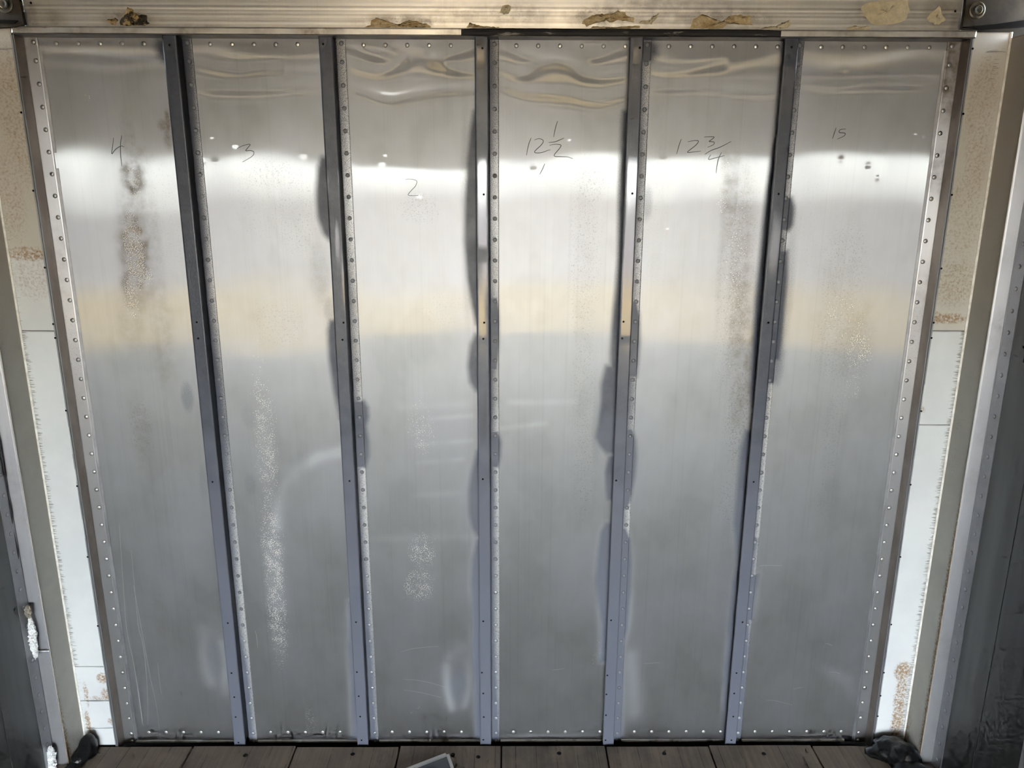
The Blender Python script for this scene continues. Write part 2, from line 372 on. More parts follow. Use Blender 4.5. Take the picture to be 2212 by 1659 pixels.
# floor planks: seams read off the front edge
seams = [atz(u, 1618)[0] for u in (414, 638, 862, 1083, 1309, 1533, 1757)]
stp = float(np.mean(np.diff(seams)))
edges = [max(-1.378, seams[0]-stp)] + seams + [min(1.378, seams[-1]+stp)]
edges = [-1.378] + ([seams[0]-stp] if seams[0]-stp > -1.30 else []) + seams + ([seams[-1]+stp] if seams[-1]+stp < 1.30 else []) + [1.378]
for i in range(len(edges)-1):
    a, b = edges[i]+0.0025, edges[i+1]-0.0025
    y1 = -0.047 + 0.003*math.sin(i*2.3)
    o = MB().box(a, b, REAR+0.01, y1, -0.034, 0.0).build('plank', 'wood', fl, bevel=0.0022)
# glue lines between the laminations of the boards and screw heads sunk in them
sm_screw = None
def disc_mesh(name, r, h, seg=12):
    v = [(r*math.cos(2*math.pi*k/seg), 0, r*math.sin(2*math.pi*k/seg)) for k in range(seg)] + \
        [(r*0.86*math.cos(2*math.pi*k/seg), -h, r*0.86*math.sin(2*math.pi*k/seg)) for k in range(seg)]
    f = [tuple(range(seg, 2*seg))[::-1]] + [(k, seg+k, seg+(k+1) % seg, (k+1) % seg) for k in range(seg)]
    return mesh(name, v, f)
ms = disc_mesh('screw_head', 0.007, 0.0012); ms.materials.append(MT['dark_void'])
for (u, v) in [(530, 1632), (762, 1629), (978, 1630), (1033, 1635), (1435, 1628), (1650, 1628), (1208, 1627)]:
    p = atz(u, v, 0.0); o = link('screw_head', ms); o.location = p; o.rotation_euler = (math.pi/2*-1, 0, 0); part(o, fl)

# ------------------------------------------------------------------ front wall: six aluminium sheets
def soft_left(pts, up): return pts + [(up(v), v) for _, v in pts[::-1]]
def face_u(i):                                       # photo column of the middle of a post at a photo row
    return {0: lambda v: 385+(v-80)*0.094, 1: lambda v: 720+(v-80)*0.05, 2: lambda v: 1045+(v-80)*0.002, 3: lambda v: 1382-(v-80)*0.043, 4: lambda v: 1718-(v-80)*0.087}[i]
PATCH = []                                           # (polygon, softness in m, strength)
def lp(i, pts, soft=0.012, k=1.0): PATCH.append((P2(soft_left(pts, face_u(i))), soft*2.4, k))
lp(0, [(340, 84), (336, 100), (341, 118), (352, 132)], 0.02)
lp(0, [(475, 1180), (490, 1230), (500, 1250)], 0.02, 0.4)
lp(1, [(694, 338), (685, 362), (682, 420), (686, 470), (698, 505), (712, 520)], 0.014)
lp(1, [(712, 690), (707, 715), (711, 780), (720, 840), (731, 890), (734, 905), (744, 912)], 0.014)
lp(1, [(752, 1300), (751, 1400), (757, 1470), (762, 1600)], 0.010, 0.8)
lp(1, [(752, 340), (757, 380), (758, 420), (757, 470)], 0.012)
lp(1, [(787, 865), (796, 880), (797, 900), (791, 920), (797, 955), (798, 985), (790, 1010)], 0.012)
lp(2, [(1022, 240), (1016, 270), (1008, 340), (1004, 430), (1002, 520), (1008, 600), (1018, 660), (1028, 700)], 0.014)
lp(2, [(1026, 722), (1015, 745), (1010, 790), (1014, 825), (1028, 845)], 0.014)
lp(2, [(1030, 975), (1018, 1020), (1012, 1060), (1013, 1110), (1020, 1140), (1030, 1158)], 0.014)
lp(2, [(1030, 1165), (1020, 1210), (1017, 1260), (1021, 1330), (1020, 1400), (1026, 1480), (1027, 1600)], 0.012)
lp(2, [(1076, 640), (1081, 690), (1080, 740), (1075, 800)], 0.010, 0.6)
lp(2, [(1076, 930), (1083, 955), (1082, 985), (1077, 1010)], 0.010)
lp(2, [(1060, 82), (1064, 110), (1058, 135)], 0.01)
lp(3, [(1344, 240), (1340, 300), (1336, 400), (1335, 500), (1334, 560), (1328, 625), (1322, 690), (1318, 760), (1320, 800)], 0.012)
lp(3, [(1308, 790), (1298, 830), (1297, 870), (1291, 915), (1284, 945), (1296, 965), (1310, 980)], 0.014)
lp(3, [(1314, 985), (1307, 1020), (1309, 1060), (1312, 1080)], 0.010)
lp(3, [(1308, 1130), (1298, 1150), (1291, 1200), (1287, 1250), (1292, 1300), (1299, 1350), (1297, 1430)], 0.012)
lp(3, [(1408, 86), (1421, 100), (1422, 118), (1410, 132), (1398, 138)], 0.016)
lp(3, [(1376, 650), (1382, 680), (1383, 740), (1379, 790), (1376, 815)], 0.012)
lp(3, [(1366, 925), (1374, 950), (1376, 985), (1372, 1030), (1362, 1080), (1355, 1100)], 0.012)
lp(3, [(1352, 1140), (1361, 1165), (1364, 1210), (1362, 1280), (1355, 1360), (1346, 1395), (1343, 1600)], 0.010)
lp(4, [(1676, 300), (1663, 350), (1655, 410), (1646, 490), (1640, 560), (1631, 640), (1625, 740), (1621, 830), (1624, 880)], 0.012)
lp(4, [(1610, 930), (1600, 970), (1593, 1030), (1588, 1090), (1585, 1130), (1589, 1180), (1592, 1220), (1583, 1260), (1577, 1330), (1568, 1430), (1560, 1600)], 0.014)
lp(4, [(1712, 425), (1717, 450), (1714, 485), (1706, 500)], 0.012)
lp(4, [(1704, 540), (1703, 600), (1697, 670), (1693, 720), (1686, 780)], 0.014)
lp(4, [(1690, 740), (1695, 760), (1690, 800), (1681, 830)], 0.02, 0.6)
lp(4, [(1640, 1240), (1631, 1300), (1627, 1340)], 0.01, 0.8)
SOFT = [  # soft dusting of primer: u, v, ru, rv, strength
 (405, 858, 14, 34, .42), (537, 900, 18, 30, .22), (541, 1046, 14, 26, .28), (440, 1045, 10, 45, .25), (463, 1425, 20, 50, .32), (990, 1480, 20, 46, .42),
 (692, 600, 26, 70, .20), (712, 670, 14, 30, .32), (1398, 440, 12, 40, .36), (1405, 105, 26, 34, .38), (350, 105, 16, 30, .38), (1372, 1480, 24, 70, .16), (1008, 470, 14, 240, .3), (1290, 930, 14, 80, .28), (1572, 1220, 26, 200, .2), (1700, 640, 14, 170, .28)]
STAIN = [  # brown stain: u, v, ru, rv, strength
 (287, 385, 26, 36, 1.0), (292, 460, 32, 70, .42), (292, 540, 34, 80, .85), (288, 620, 26, 60, .7), (310, 600, 30, 60, .4), (340, 560, 14, 170, .22), (350, 720, 26, 110, .22), (283, 690, 30, 60, .25), (278, 305, 14, 60, .32), (298, 335, 30, 20, .3),
 (362, 262, 5, 22, .9), (350, 270, 10, 12, .6), (362, 300, 8, 22, .55), (125, 700, 6, 300, .18), (1600, 560, 24, 180, .32), (1578, 430, 18, 90, .42), (1600, 680, 24, 130, .45), (1622, 790, 18, 90, .55), (1578, 345, 22, 28, .35), (1560, 560, 10, 120, .22), (1595, 860, 16, 60, .42), (1845, 745, 40, 70, .24), (1820, 620, 50, 130, .10), (1820, 690, 60, 90, .10), (305, 930, 24, 80, .20), (690, 590, 20, 80, .2), (1262, 620, 20, 260, .08), (345, 1330, 14, 60, .15)]
OXIDE = [(287, 383, 20, 24, .85), (292, 400, 16, 30, .5), (290, 545, 24, 85, 1.0), (305, 595, 30, 24, .9), (283, 640, 18, 50, .8), (575, 960, 26, 170, .62), (590, 1200, 26, 130, .74), (598, 1320, 24, 130, .68), (670, 1560, 14, 50, .5), (912, 1190, 32, 40, .66), (905, 1265, 36, 38, .66), (910, 930, 34, 70, .45), (1568, 370, 18, 24, .6), (1562, 425, 14, 34, .7), (1590, 560, 26, 130, .42), (1590, 700, 22, 130, .32), (1855, 755, 32, 60, .55), (1820, 690, 50, 70, .36), (1845, 830, 20, 40, .42), (1290, 1410, 20, 40, .35), (188, 215, 8, 16, .45), (1700, 205, 8, 8, .3)]
SPECK = [(575, 430, 110, 120, .36), (640, 460, 60, 110, .44), (600, 700, 70, 60, .42), (590, 380, 80, 40, .5), (905, 450, 50, 40, .5), (960, 670, 70, 50, .36), (1262, 560, 42, 240, .46), (1262, 860, 36, 180, .44), (1275, 400, 46, 60, .5), (1262, 1000, 30, 160, .46), (1590, 620, 50, 300, .5), (1600, 900, 36, 120, .7), (1585, 1080, 40, 90, .5), (1825, 580, 60, 130, .46), (1820, 740, 70, 110, .5), (1800, 930, 34, 130, .42), (1785, 1070, 40, 60, .36), (305, 920, 34, 70, .45), (350, 470, 60, 160, .34), (1745, 480, 40, 220, .3), (1420, 460, 40, 260, .3), (370, 280, 26, 50, .5), (1690, 480, 30, 120, .4)]
DENTS = [(457, 294, 1), (437, 350, -1), (630, 190, -1), (630, 197, 1), (735, 335, 1), (655, 333, 1), (876, 124, -1.6), (876, 137, 1), (840, 302, 1), (832, 325, -1), (832, 331, 1.2), (948, 295, 1), (963, 289, 1), (825, 350, 1), (957, 155, 1), (947, 226, 1), (1292, 253, -1.6), (1292, 265, 1.6), (1152, 358, -1.4), (1230, 298, 1), (1187, 553, 1.4), (1192, 566, -.8), (1124, 491, 1), (1155, 660, .8), (1442, 498, 1.6), (1411, 532, 1.5), (1432, 345, 1.2), (1465, 576, .8), (1875, 357, -1.6), (1816, 345, 1), (1974, 170, -1.2), (1978, 286, 1), (1996, 290, 1), (1826, 150, -1), (2002, 184, .8), (1895, 384, 1), (822, 515, 1.4), (790, 505, .8), (930, 500, .9), (805, 571, .7), (948, 590, .7), (568, 648, 1), (186, 212, 1.2), (195, 226, -1), (905, 430, 1.2), (1242, 871, 1.3), (220, 703, .8), (513, 745, .7), (508, 312, 1), (465, 350, 1)]
VALLEY = [(600, 1130, 612, 1060), (612, 1060, 640, 1020), (640, 1020, 680, 990), (680, 990, 735, 975)]   # one long crease in the second sheet

CREASE = [  # long soft creases the sheets took when they were riveted: photo points, strength
 ([(757, 142), (785, 152), (815, 157), (845, 150), (872, 134)], 1.0), ([(757, 104), (790, 116), (835, 128)], .7), ([(940, 132), (965, 146), (990, 152), (1018, 155)], 1.0), ([(935, 128), (965, 118), (995, 112), (1018, 103)], .8),
 ([(757, 190), (790, 197), (822, 210), (850, 214), (900, 203), (950, 195), (1018, 192)], 1.0),
 ([(1084, 152), (1110, 163), (1140, 160), (1165, 140), (1200, 132), (1235, 142), (1260, 162), (1300, 168), (1346, 163)], 1.0), ([(1084, 103), (1115, 112), (1150, 122)], .8), ([(1285, 122), (1315, 113), (1346, 104)], .8),
 ([(1084, 184), (1130, 198), (1180, 202), (1230, 206), (1270, 215), (1300, 218), (1346, 204)], 1.0),
 ([(428, 140), (470, 152), (520, 156), (560, 150), (600, 148)], .6), ([(428, 190), (520, 192), (600, 190), (690, 188)], .55), ([(1408, 150), (1450, 156), (1490, 152), (1560, 140)], .6), ([(1405, 190), (1500, 188), (1580, 198), (1640, 203), (1686, 198)], .65), ([(1740, 184), (1800, 188), (1900, 182), (2000, 184)], .35)]
SMEAR_GLINT = [  # pale smears and streaks; the arc paints in a dent's reflection: photo points, half width in m, strength
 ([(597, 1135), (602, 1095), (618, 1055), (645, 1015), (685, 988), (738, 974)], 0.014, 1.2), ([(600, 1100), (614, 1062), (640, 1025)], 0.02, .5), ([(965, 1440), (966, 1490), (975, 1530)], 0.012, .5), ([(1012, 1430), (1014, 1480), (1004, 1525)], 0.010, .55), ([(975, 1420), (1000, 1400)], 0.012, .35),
 ([(440, 1360), (445, 1420), (455, 1475)], 0.014, .35), ([(478, 1390), (485, 1450), (487, 1500)], 0.010, .4), ([(405, 1150), (420, 1220)], 0.03, .22), ([(566, 900), (572, 1000), (582, 1120)], 0.02, .25), ([(590, 1180), (598, 1300)], 0.025, .3), ([(1365, 1420), (1372, 1490), (1368, 1540)], 0.018, .5), ([(870, 880), (1010, 872)], 0.010, .3), ([(930, 905), (1018, 898)], 0.006, .4), ([(910, 960), (1018, 952)], 0.006, .45), ([(900, 1000), (1000, 992)], 0.006, .35), ([(890, 1070), (1010, 1065)], 0.008, .3), ([(1100, 870), (1240, 868)], 0.007, .35), ([(1085, 925), (1180, 915)], 0.006, .3), ([(760, 1165), (1020, 1160)], 0.010, .22), ([(830, 1590), (1010, 1588)], 0.004, .3), ([(1090, 1589), (1290, 1588)], 0.004, .4), ([(1780, 1445), (1830, 1470), (1840, 1500)], 0.014, .25)]
DX = 0.003
panels = []; PDISP = []
notes = {0: '4', 1: '3', 2: '2', 3: '12 1/2', 4: '12 3/4', 5: '15'}
for i in range(6):
    xa, xb = -1.2+0.4*i-0.004, -1.2+0.4*(i+1)-0.005
    nx = int(round((xb-xa)/DX))+1; nz = int(round((ZTOP-ZBOT)/DX))+1
    X, Z = np.meshgrid(np.linspace(xa, xb, nx), np.linspace(ZBOT, ZTOP, nz))
    U = (X-xa)/(xb-xa)
    win = np.clip(1-np.abs(2*U-1)**6, 0, 1)*np.clip((ZTOP-Z)/0.06, 0, 1)**0.5*np.clip((Z-ZBOT)/0.08, 0, 1)
    d = 0.00040*field(nx, nz, DX, 0.13, 0.12, 40+i)
    amp = [0.35, 0.8, 1.25, 1.25, 0.8, 0.5][i]
    d += amp*0.00070*field(nx, nz, DX, 0.075, 0.042, 50+i)*np.exp(-(np.clip(2.12-Z, 0, 9)/0.22)**2)
    d += amp*0.00020*field(nx, nz, DX, 0.10, 0.05, 60+i)*np.exp(-((Z-1.45)/0.5)**2)
    d += [0.5, 0.6, 1.3, 1.0, 0.7, 0.5][i]*0.000035*field(nx, nz, DX, 0.07, 0.011, 70+i)*np.exp(-((Z-1.0)/0.45)**2)
    for (u, v, s) in DENTS:
        c = aty(u, v)
        if xa < c[0] < xb: d += s*0.00024*np.exp(-((X-c[0])**2+(Z-c[2])**2)/(2*0.0043**2))
    for pts, k in CREASE:
        W = [aty(u, v) for u, v in pts]
        if not (xa-0.02 < W[0][0] < xb+0.02): continue
        best = np.full(X.shape, 1e9)
        for a, b in zip(W[:-1], W[1:]):
            e = np.array([b[0]-a[0], b[2]-a[2]]); t_ = np.clip(((X-a[0])*e[0]+(Z-a[2])*e[1])/(e@e), 0, 1)
            best = np.minimum(best, (X-a[0]-t_*e[0])**2+(Z-a[2]-t_*e[1])**2)
        d -= k*0.00092*np.exp(-best/(2*0.0115**2))
    if i == 1:
        for (u0, v0, u1, v1) in VALLEY:
            a, b = aty(u0, v0), aty(u1, v1)
            for t_ in np.linspace(0, 1, 6): d -= 0.00016*np.exp(-((X-(a[0]+(b[0]-a[0])*t_))**2+(Z-(a[2]+(b[2]-a[2])*t_))**2)/(2*0.016**2))
    d = np.clip(d*win, -0.004, 0.004)
    mk = np.zeros(X.shape+(4,))
    for poly, soft, k in PATCH:
        xs = [p[0] for p in poly]
        if max(xs) < xa-0.05 or min(xs) > xb+0.05: continue
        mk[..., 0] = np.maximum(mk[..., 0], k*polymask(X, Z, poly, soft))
        mk[..., 3] = np.maximum(mk[..., 3], 0.55*polymask(X, Z, poly, 0.06))
    for lst, ch in ((SOFT, 0), (STAIN, 1), (OXIDE, 2), (SPECK, 3)):
        for (u, v, ru, rv, k) in lst: mk[..., ch] = np.maximum(mk[..., ch], k*ell(X, Z, u, v, ru, rv, 0.55))
    ds = np.zeros(X.shape)
    for poly, soft, k in PATCH:
        xs = [p[0] for p in poly]
        if max(xs) < xa-0.05 or min(xs) > xb+0.05: continue
        ds = np.maximum(ds, 0.85*polymask(X, Z, poly, 0.045)*np.clip((0.95-Z)/0.35, 0, 1))
    for pts, hw, k in SMEAR_GLINT:
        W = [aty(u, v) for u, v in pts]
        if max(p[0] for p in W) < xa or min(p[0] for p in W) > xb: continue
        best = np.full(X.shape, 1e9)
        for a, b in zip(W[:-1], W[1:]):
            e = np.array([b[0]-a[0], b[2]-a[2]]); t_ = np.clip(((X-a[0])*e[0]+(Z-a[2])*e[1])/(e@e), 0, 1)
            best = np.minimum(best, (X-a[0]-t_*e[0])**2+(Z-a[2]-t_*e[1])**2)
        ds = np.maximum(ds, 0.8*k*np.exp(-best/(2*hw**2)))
    ds = ds*(1+0.35*field(nx, nz, DX, 0.02, 0.04, 900+i))
    # dried runs below the lowest rivets and a grimy top and bottom hem
    mk[..., 1] = np.maximum(mk[..., 1], 0.22*np.exp(-(ZTOP-Z)/0.018)); mk[..., 1] = np.maximum(mk[..., 1], 0.16*np.exp(-(Z-ZBOT)/0.02))
    o = grid_sheet('panel', (xa, 0.0, ZBOT), (xb-xa, 0, 0), (0, 0, ZTOP-ZBOT), nx, nz, d, mk, 'panel', wf, dust_glint=np.clip(ds, 0, 1))
    o['label'] = 'bare aluminium sheet with handwritten %s near its top' % notes[i]
    panels.append(o); PDISP.append((xa, xb, nx, nz, d))
def surf_y(x, z):
    i = min(5, max(0, int((x+1.2)/0.4))); xa, xb, nx, nz, d = PDISP[i]
    return -float(d[int(np.clip((z-ZBOT)/(ZTOP-ZBOT)*(nz-1), 0, nz-1)), int(np.clip((x-xa)/(xb-xa)*(nx-1), 0, nx-1))])

# rivets: one dome, shared by all
def dome(name, r, h, mat):
    v = [(0, -h, 0)]; seg = 10
    for (rr, hh) in ((0.62*r, 0.80*h), (0.93*r, 0.35*h), (r, 0.0), (1.12*r, 0.0)):
        v += [(rr*math.cos(2*math.pi*k/seg), -hh, rr*math.sin(2*math.pi*k/seg)) for k in range(seg)]
    f = [(0, 1+k, 1+(k+1) % seg) for k in range(seg)]
    for q in range(3): f += [(1+q*seg+k, 1+(q+1)*seg+k, 1+(q+1)*seg+(k+1) % seg, 1+q*seg+(k+1) % seg) for k in range(seg)]
    me = mesh(name, v, [tuple(reversed(q)) for q in f]); me.materials.append(MT[mat]); me.materials.append(MT['rivet_ring'])
    for q in me.polygons[-seg:]: q.material_index = 1
    for q in me.polygons[-2*seg:-seg]: q.material_index = 1
    me.polygons.foreach_set('use_smooth', [True]*len(me.polygons)); me.update(); return me
RV = {k: dome('rivet', 0.0056, 0.0017, m) for k, m in (('n', 'rivet'), ('b', 'rivet_bright'), ('d', 'rivet_dirty'), ('p', 'rivet_paint'))}
def rivet(kind, loc, root, rz=0.0):
    o = bpy.data.objects.new('rivet', RV[kind]); COL.objects.link(o); o.location = loc; o.rotation_euler = (0, 0, rz); return part(o, root)
for i in range(6):
    for k in range(1, 7):
        if k == 6 and i in (0, 1, 2, 5): continue
        x = -1.2+0.4*i+k*PITCHR
        rivet('b' if (i+k) % 3 == 0 else 'n', (x, surf_y(x, 2.113), 2.113), panels[i])
        rivet('b', (x, surf_y(x, 0.015), 0.015), panels[i])
    if i == 5: rivet('n', (0.8+6*PITCHR, 0, 2.113), panels[5]); rivet('b', (0.8+6*PITCHR, 0, 0.015), panels[5])
# bright turned hem under the sheets
for i in range(6):
    MB().box(-1.19+0.4*i+0.004, -1.19+0.4*(i+1)-0.055, -0.0060, 0.004, -0.0190, -0.0135).build('bottom_hem', 'trim_bright', wf)

# handwriting in thin marker
def ribbon(name, strokes, hw, panel, label, mat='ink'):
    V, F = [], []
    for st in strokes:
        w3 = [aty(u, v) for u, v in st]
        pts = []                                   # Catmull-Rom through the written points
        for k in range(len(w3)-1):
            p0, p1, p2, p3 = w3[max(k-1, 0)], w3[k], w3[k+1], w3[min(k+2, len(w3)-1)]
            for s in np.linspace(0, 1, 7)[:-1]:
                pts.append(0.5*((2*p1)+(p2-p0)*s+(2*p0-5*p1+4*p2-p3)*s*s+(3*p1-p0-3*p2+p3)*s**3))
        pts.append(w3[-1]); b = len(V); n = len(pts)
        for k, p in enumerate(pts):
            d = pts[min(k+1, n-1)]-pts[max(k-1, 0)]; d = d/np.linalg.norm(d); nn = np.array([-d[2], 0, d[0]])
            h = hw*(0.55+0.45*math.sin(math.pi*min(1, max(0.0, (k+0.5)/n))))
            for s in (-1, 1):
                q = p+nn*h*s; V.append((q[0], surf_y(q[0], q[2])-0.0006, q[2]))
        F += [(b+2*k, b+2*k+1, b+2*k+3, b+2*k+2) for k in range(n-1)]
    o = link(name, mesh(name, V, F), mat); part(o, panel)
    if label: o['label'] = label
def Q(ox, oy, *pts): return [(ox+a/3.95, oy+b/3.95) for a, b in pts]
INK = 0.00100
ribbon('marker_note', [Q(0, 0, (968, 1175), (962, 1240), (953, 1312), (985, 1275), (1030, 1247), (1058, 1253)), Q(0, 0, (1038, 1155), (1028, 1230), (1030, 1340), (1040, 1420))], INK, panels[0], 'handwritten black 4')
ribbon('marker_note', [Q(0, 0, (2025, 1268), (2075, 1243), (2135, 1232), (2115, 1262), (2098, 1286), (2140, 1285), (2168, 1300), (2150, 1335), (2070, 1383))], INK, panels[1], 'handwritten black 3')
ribbon('marker_note', [[(875.8, 387.3), (889.2, 387.3), (900, 391), (898, 401), (890, 410), (881.6, 420.5), (889, 422.7), (904, 422.2)]], INK*0.8, panels[2], 'handwritten black 2')
ribbon('marker_note', [Q(1100, 0, (187, 1177), (165, 1235), (147, 1325)), Q(1100, 0, (215, 1195), (255, 1183), (290, 1200), (275, 1235), (215, 1297), (270, 1303), (325, 1285), (352, 1278)), Q(1100, 0, (412, 1033), (395, 1090), (378, 1170)), Q(1100, 0, (335, 1217), (390, 1210), (430, 1195), (467, 1178)), Q(1100, 0, (343, 1240), (390, 1232), (440, 1238), (430, 1265), (383, 1328), (440, 1337), (500, 1340), (543, 1355)), Q(1100, 0, (303, 1397), (285, 1440), (260, 1488))], INK, panels[3], 'handwritten black 12 1/2')
ribbon('marker_note', [Q(1100, 0, (1467, 1187), (1448, 1240), (1427, 1315)), Q(1100, 0, (1522, 1210), (1580, 1200), (1613, 1205), (1590, 1240), (1520, 1298), (1570, 1297), (1633, 1290)), Q(1100, 0, (1660, 1170), (1700, 1168), (1747, 1170), (1720, 1195), (1705, 1208), (1745, 1212), (1740, 1235), (1690, 1258)), Q(1100, 0, (1893, 1207), (1800, 1255), (1720, 1285), (1668, 1318)), Q(1100, 0, (1718, 1320), (1700, 1360), (1760, 1347), (1835, 1328)), Q(1100, 0, (1810, 1300), (1780, 1370), (1763, 1478))], INK, panels[4], 'handwritten black 12 3/4')
ribbon('marker_note', [Q(1652, 0, (608, 1090), (592, 1135), (577, 1183)), Q(1652, 0, (690, 1100), (642, 1107), (635, 1130), (682, 1137), (675, 1160), (618, 1187))], INK, panels[5], 'handwritten black 15')

# dried drips on the first sheet, scratches on the others
for st in (Q(0, 1239, (1020, -420), (1035, -150), (1052, 100), (1075, 420), (1105, 600), (1140, 760), (1195, 1100), (1215, 1290)), Q(0, 1239, (1120, -200), (1165, 300), (1185, 470), (1215, 580), (1245, 800), (1262, 1100), (1262, 1290)),
           Q(0, 1239, (1140, 100), (1185, 350), (1240, 650), (1285, 900), (1330, 1100), (1370, 1400)), Q(0, 1239, (1165, 900), (1190, 1080), (1225, 1300)), Q(0, 1239, (1345, 760), (1360, 900), (1378, 1030))):
    ribbon('dried_drip', [st], 0.00055, panels[0], None, 'drip')
for k, st in ((5, [(1654, 1512), (1672, 1513), (1690, 1517), (1711, 1523)]), (5, [(1714, 1489), (1724, 1486), (1734, 1484)]), (5, [(1640, 1222), (1662, 1221), (1690, 1222)]), (5, [(1782, 1390), (1790, 1391), (1798, 1395)]), (4, [(1392, 1433), (1410, 1432), (1426, 1431)]), (2, [(870, 1467), (900, 1469), (935, 1476), (966, 1486)]), (2, [(866, 1408), (890, 1401), (915, 1398), (948, 1396)]), (2, [(872, 1490), (910, 1496), (955, 1507)]), (3, [(1192, 1447), (1206, 1446), (1219, 1444)]), (1, [(552, 1362), (555, 1380), (557, 1400)]), (5, [(1790, 1452), (1805, 1452), (1815, 1456)]), (2, [(886, 1541), (890, 1539), (893, 1538)]), (2, [(902, 1532), (904, 1529), (907, 1525)])):
    ribbon('scratch', [st], 0.0006, panels[k], None, 'drip')

# ------------------------------------------------------------------ five grey Z posts
hole_me = disc_mesh('screw_hole', 0.0030, 0.0003, 10); hole_me.materials.append(MT['black'])
def hole(p, root, rz=0.0):
    o = bpy.data.objects.new('screw_hole', hole_me); COL.objects.link(o); o.location = p; o.rotation_euler = (0, 0, rz); return part(o, root)
YF = -0.035
HOLES = [[(366, 97), (425, 696), (428, 731), (459, 1041), (492, 1346), (500, 1454), (506, 1506), (509, 1549), (515, 1604)],
 [(698, 95), (742, 697), (740, 734), (755, 1039), (769, 1344), (771, 1452), (775, 1504), (778, 1548), (781, 1599)],
 [(1042, 104), (1045, 420), (1046, 697), (1044, 732), (1043, 1035), (1044, 1342), (1041, 1453), (1044, 1498), (1045, 1549), (1044, 1598)],
 [(1382, 103), (1366, 418), (1347, 695), (1344, 731), (1331, 1038), (1320, 1340), (1312, 1459), (1310, 1500), (1309, 1545), (1308, 1599)],
 [(1710, 102), (1682, 419), (1660, 697), (1628, 1041), (1604, 1344), (1591, 1454), (1586, 1498), (1584, 1548), (1580, 1599)]]
PLAB = ['smooth dark grey wall post between handwritten 4 and 3', 'grey primed wall post between handwritten 3 and 2', 'centre grey wall post with shiny worn face between handwritten 2 and 12 1/2',
        'grey wall post with bare silver stretch between handwritten 12 1/2 and 12 3/4', 'grey wall post between handwritten 12 3/4 and 15']
def rowz(v, y=YF): return aty(1106, v, y)[2]
for i in range(5):
    xc = -0.8+0.4*i
    root = empty('wall_post', (xc, 0, 0)); tag(root, PLAB[i], 'post', 'grey posts riveted to the front wall')
    ztop = 2.137; zb = aty(1044, 1610, YF)[2]
    # face plate
    nx, nz = 10, 540
    X, Z = np.meshgrid(np.linspace(xc-0.051, xc-0.0155, nx), np.linspace(zb, ztop, nz)); U = (X-X.min())/(X.max()-X.min())
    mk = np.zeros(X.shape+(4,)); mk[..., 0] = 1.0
    fz = field(nx, nz, 0.004, 0.006, 0.05, 100+i)
    if i == 2:
        bare = np.clip((Z-rowz(545))/0.03, 0, 1)*np.clip((rowz(335)-Z)/0.03, 0, 1); bare = np.maximum(bare, np.clip((Z-rowz(735))/0.02, 0, 1)*np.clip((rowz(560)-Z)/0.02, 0, 1)*0.95)
        bare = np.maximum(bare, 0.62*np.clip((Z-rowz(990))/0.1, 0, 1)*np.clip((rowz(735)-Z)/0.02, 0, 1)); bare = np.maximum(bare, 0.5*np.clip((Z-rowz(230))/0.05, 0, 1))
        mk[..., 0] = 1-np.clip(bare*(1.0+0.35*fz)*np.clip((0.86-U)/0.1, 0, 1)*np.clip((U-0.10)/0.08, 0, 1), 0, 1)
    if i == 3:
        bare = np.clip((Z-rowz(728))/0.01, 0, 1)*np.clip((rowz(330)-Z)/0.03, 0, 1); bare = np.maximum(bare, 0.66*np.clip((Z-rowz(850))/0.06, 0, 1)*np.clip((rowz(735)-Z)/0.02, 0, 1))
        bare = np.maximum(bare, 0.60*np.clip((Z-rowz(262))/0.01, 0, 1))
        mk[..., 0] = 1-np.clip(bare*(1.0+0.25*fz)*np.clip((0.96-U)/0.06, 0, 1)*np.clip((U-0.12-0.10*(Z-1.2))/0.06, 0, 1), 0, 1)
    if i == 1: mk[..., 0] = 1-0.42*np.clip(fz, 0, 2)*np.clip((Z-rowz(800))/0.1, 0, 1)*np.clip((rowz(340)-Z)/0.1, 0, 1)
    if i == 4: mk[..., 0] = 1-0.30*np.clip(fz, 0, 2)*np.clip((Z-rowz(700))/0.2, 0, 1)*np.clip((rowz(330)-Z)/0.1, 0, 1)
    if i == 4: mk[..., 0] = np.minimum(mk[..., 0], 1-0.5*np.clip((Z-rowz(290))/0.05, 0, 1)*np.clip((rowz(130)-Z)/0.02, 0, 1))
    dsp = 0.00008*field(nx, nz, 0.004, 0.02, 0.05, 120+i)
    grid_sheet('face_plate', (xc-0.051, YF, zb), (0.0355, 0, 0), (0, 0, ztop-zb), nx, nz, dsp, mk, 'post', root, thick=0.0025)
    # lips, web and riveted flange
    MB().box(xc-0.051, xc-0.0490, YF+0.0025, YF+0.006, zb, ztop).build('lip', 'web_paint', root)
    MB().box(xc-0.0172, xc-0.0150, YF+0.0022, -0.0026, zb+0.012, ztop).build('web', 'web_paint' if i != 2 else 'web_paint', root)
    fx0, fx1 = xc-0.0150, xc+0.0112
    nx = 9; X, Z = np.meshgrid(np.linspace(fx0, fx1, nx), np.linspace(-0.020, ztop, nz)); U = (X-fx0)/(fx1-fx0)
    mk = np.zeros(X.shape+(4,))
    base = {0: 0.84, 1: 0.66, 2: 0.72, 3: 0.74, 4: 0.84}[i]
    # the primer thins out towards the free edge and down the wall
    lowz = {0: rowz(1180), 1: rowz(1020), 2: rowz(1040), 3: rowz(1100), 4: rowz(960)}[i]
    top = np.clip((Z-lowz+0.1)/0.45, 0, 1)
    fz = field(nx, nz, 0.004, 0.02, 0.12, 140+i)
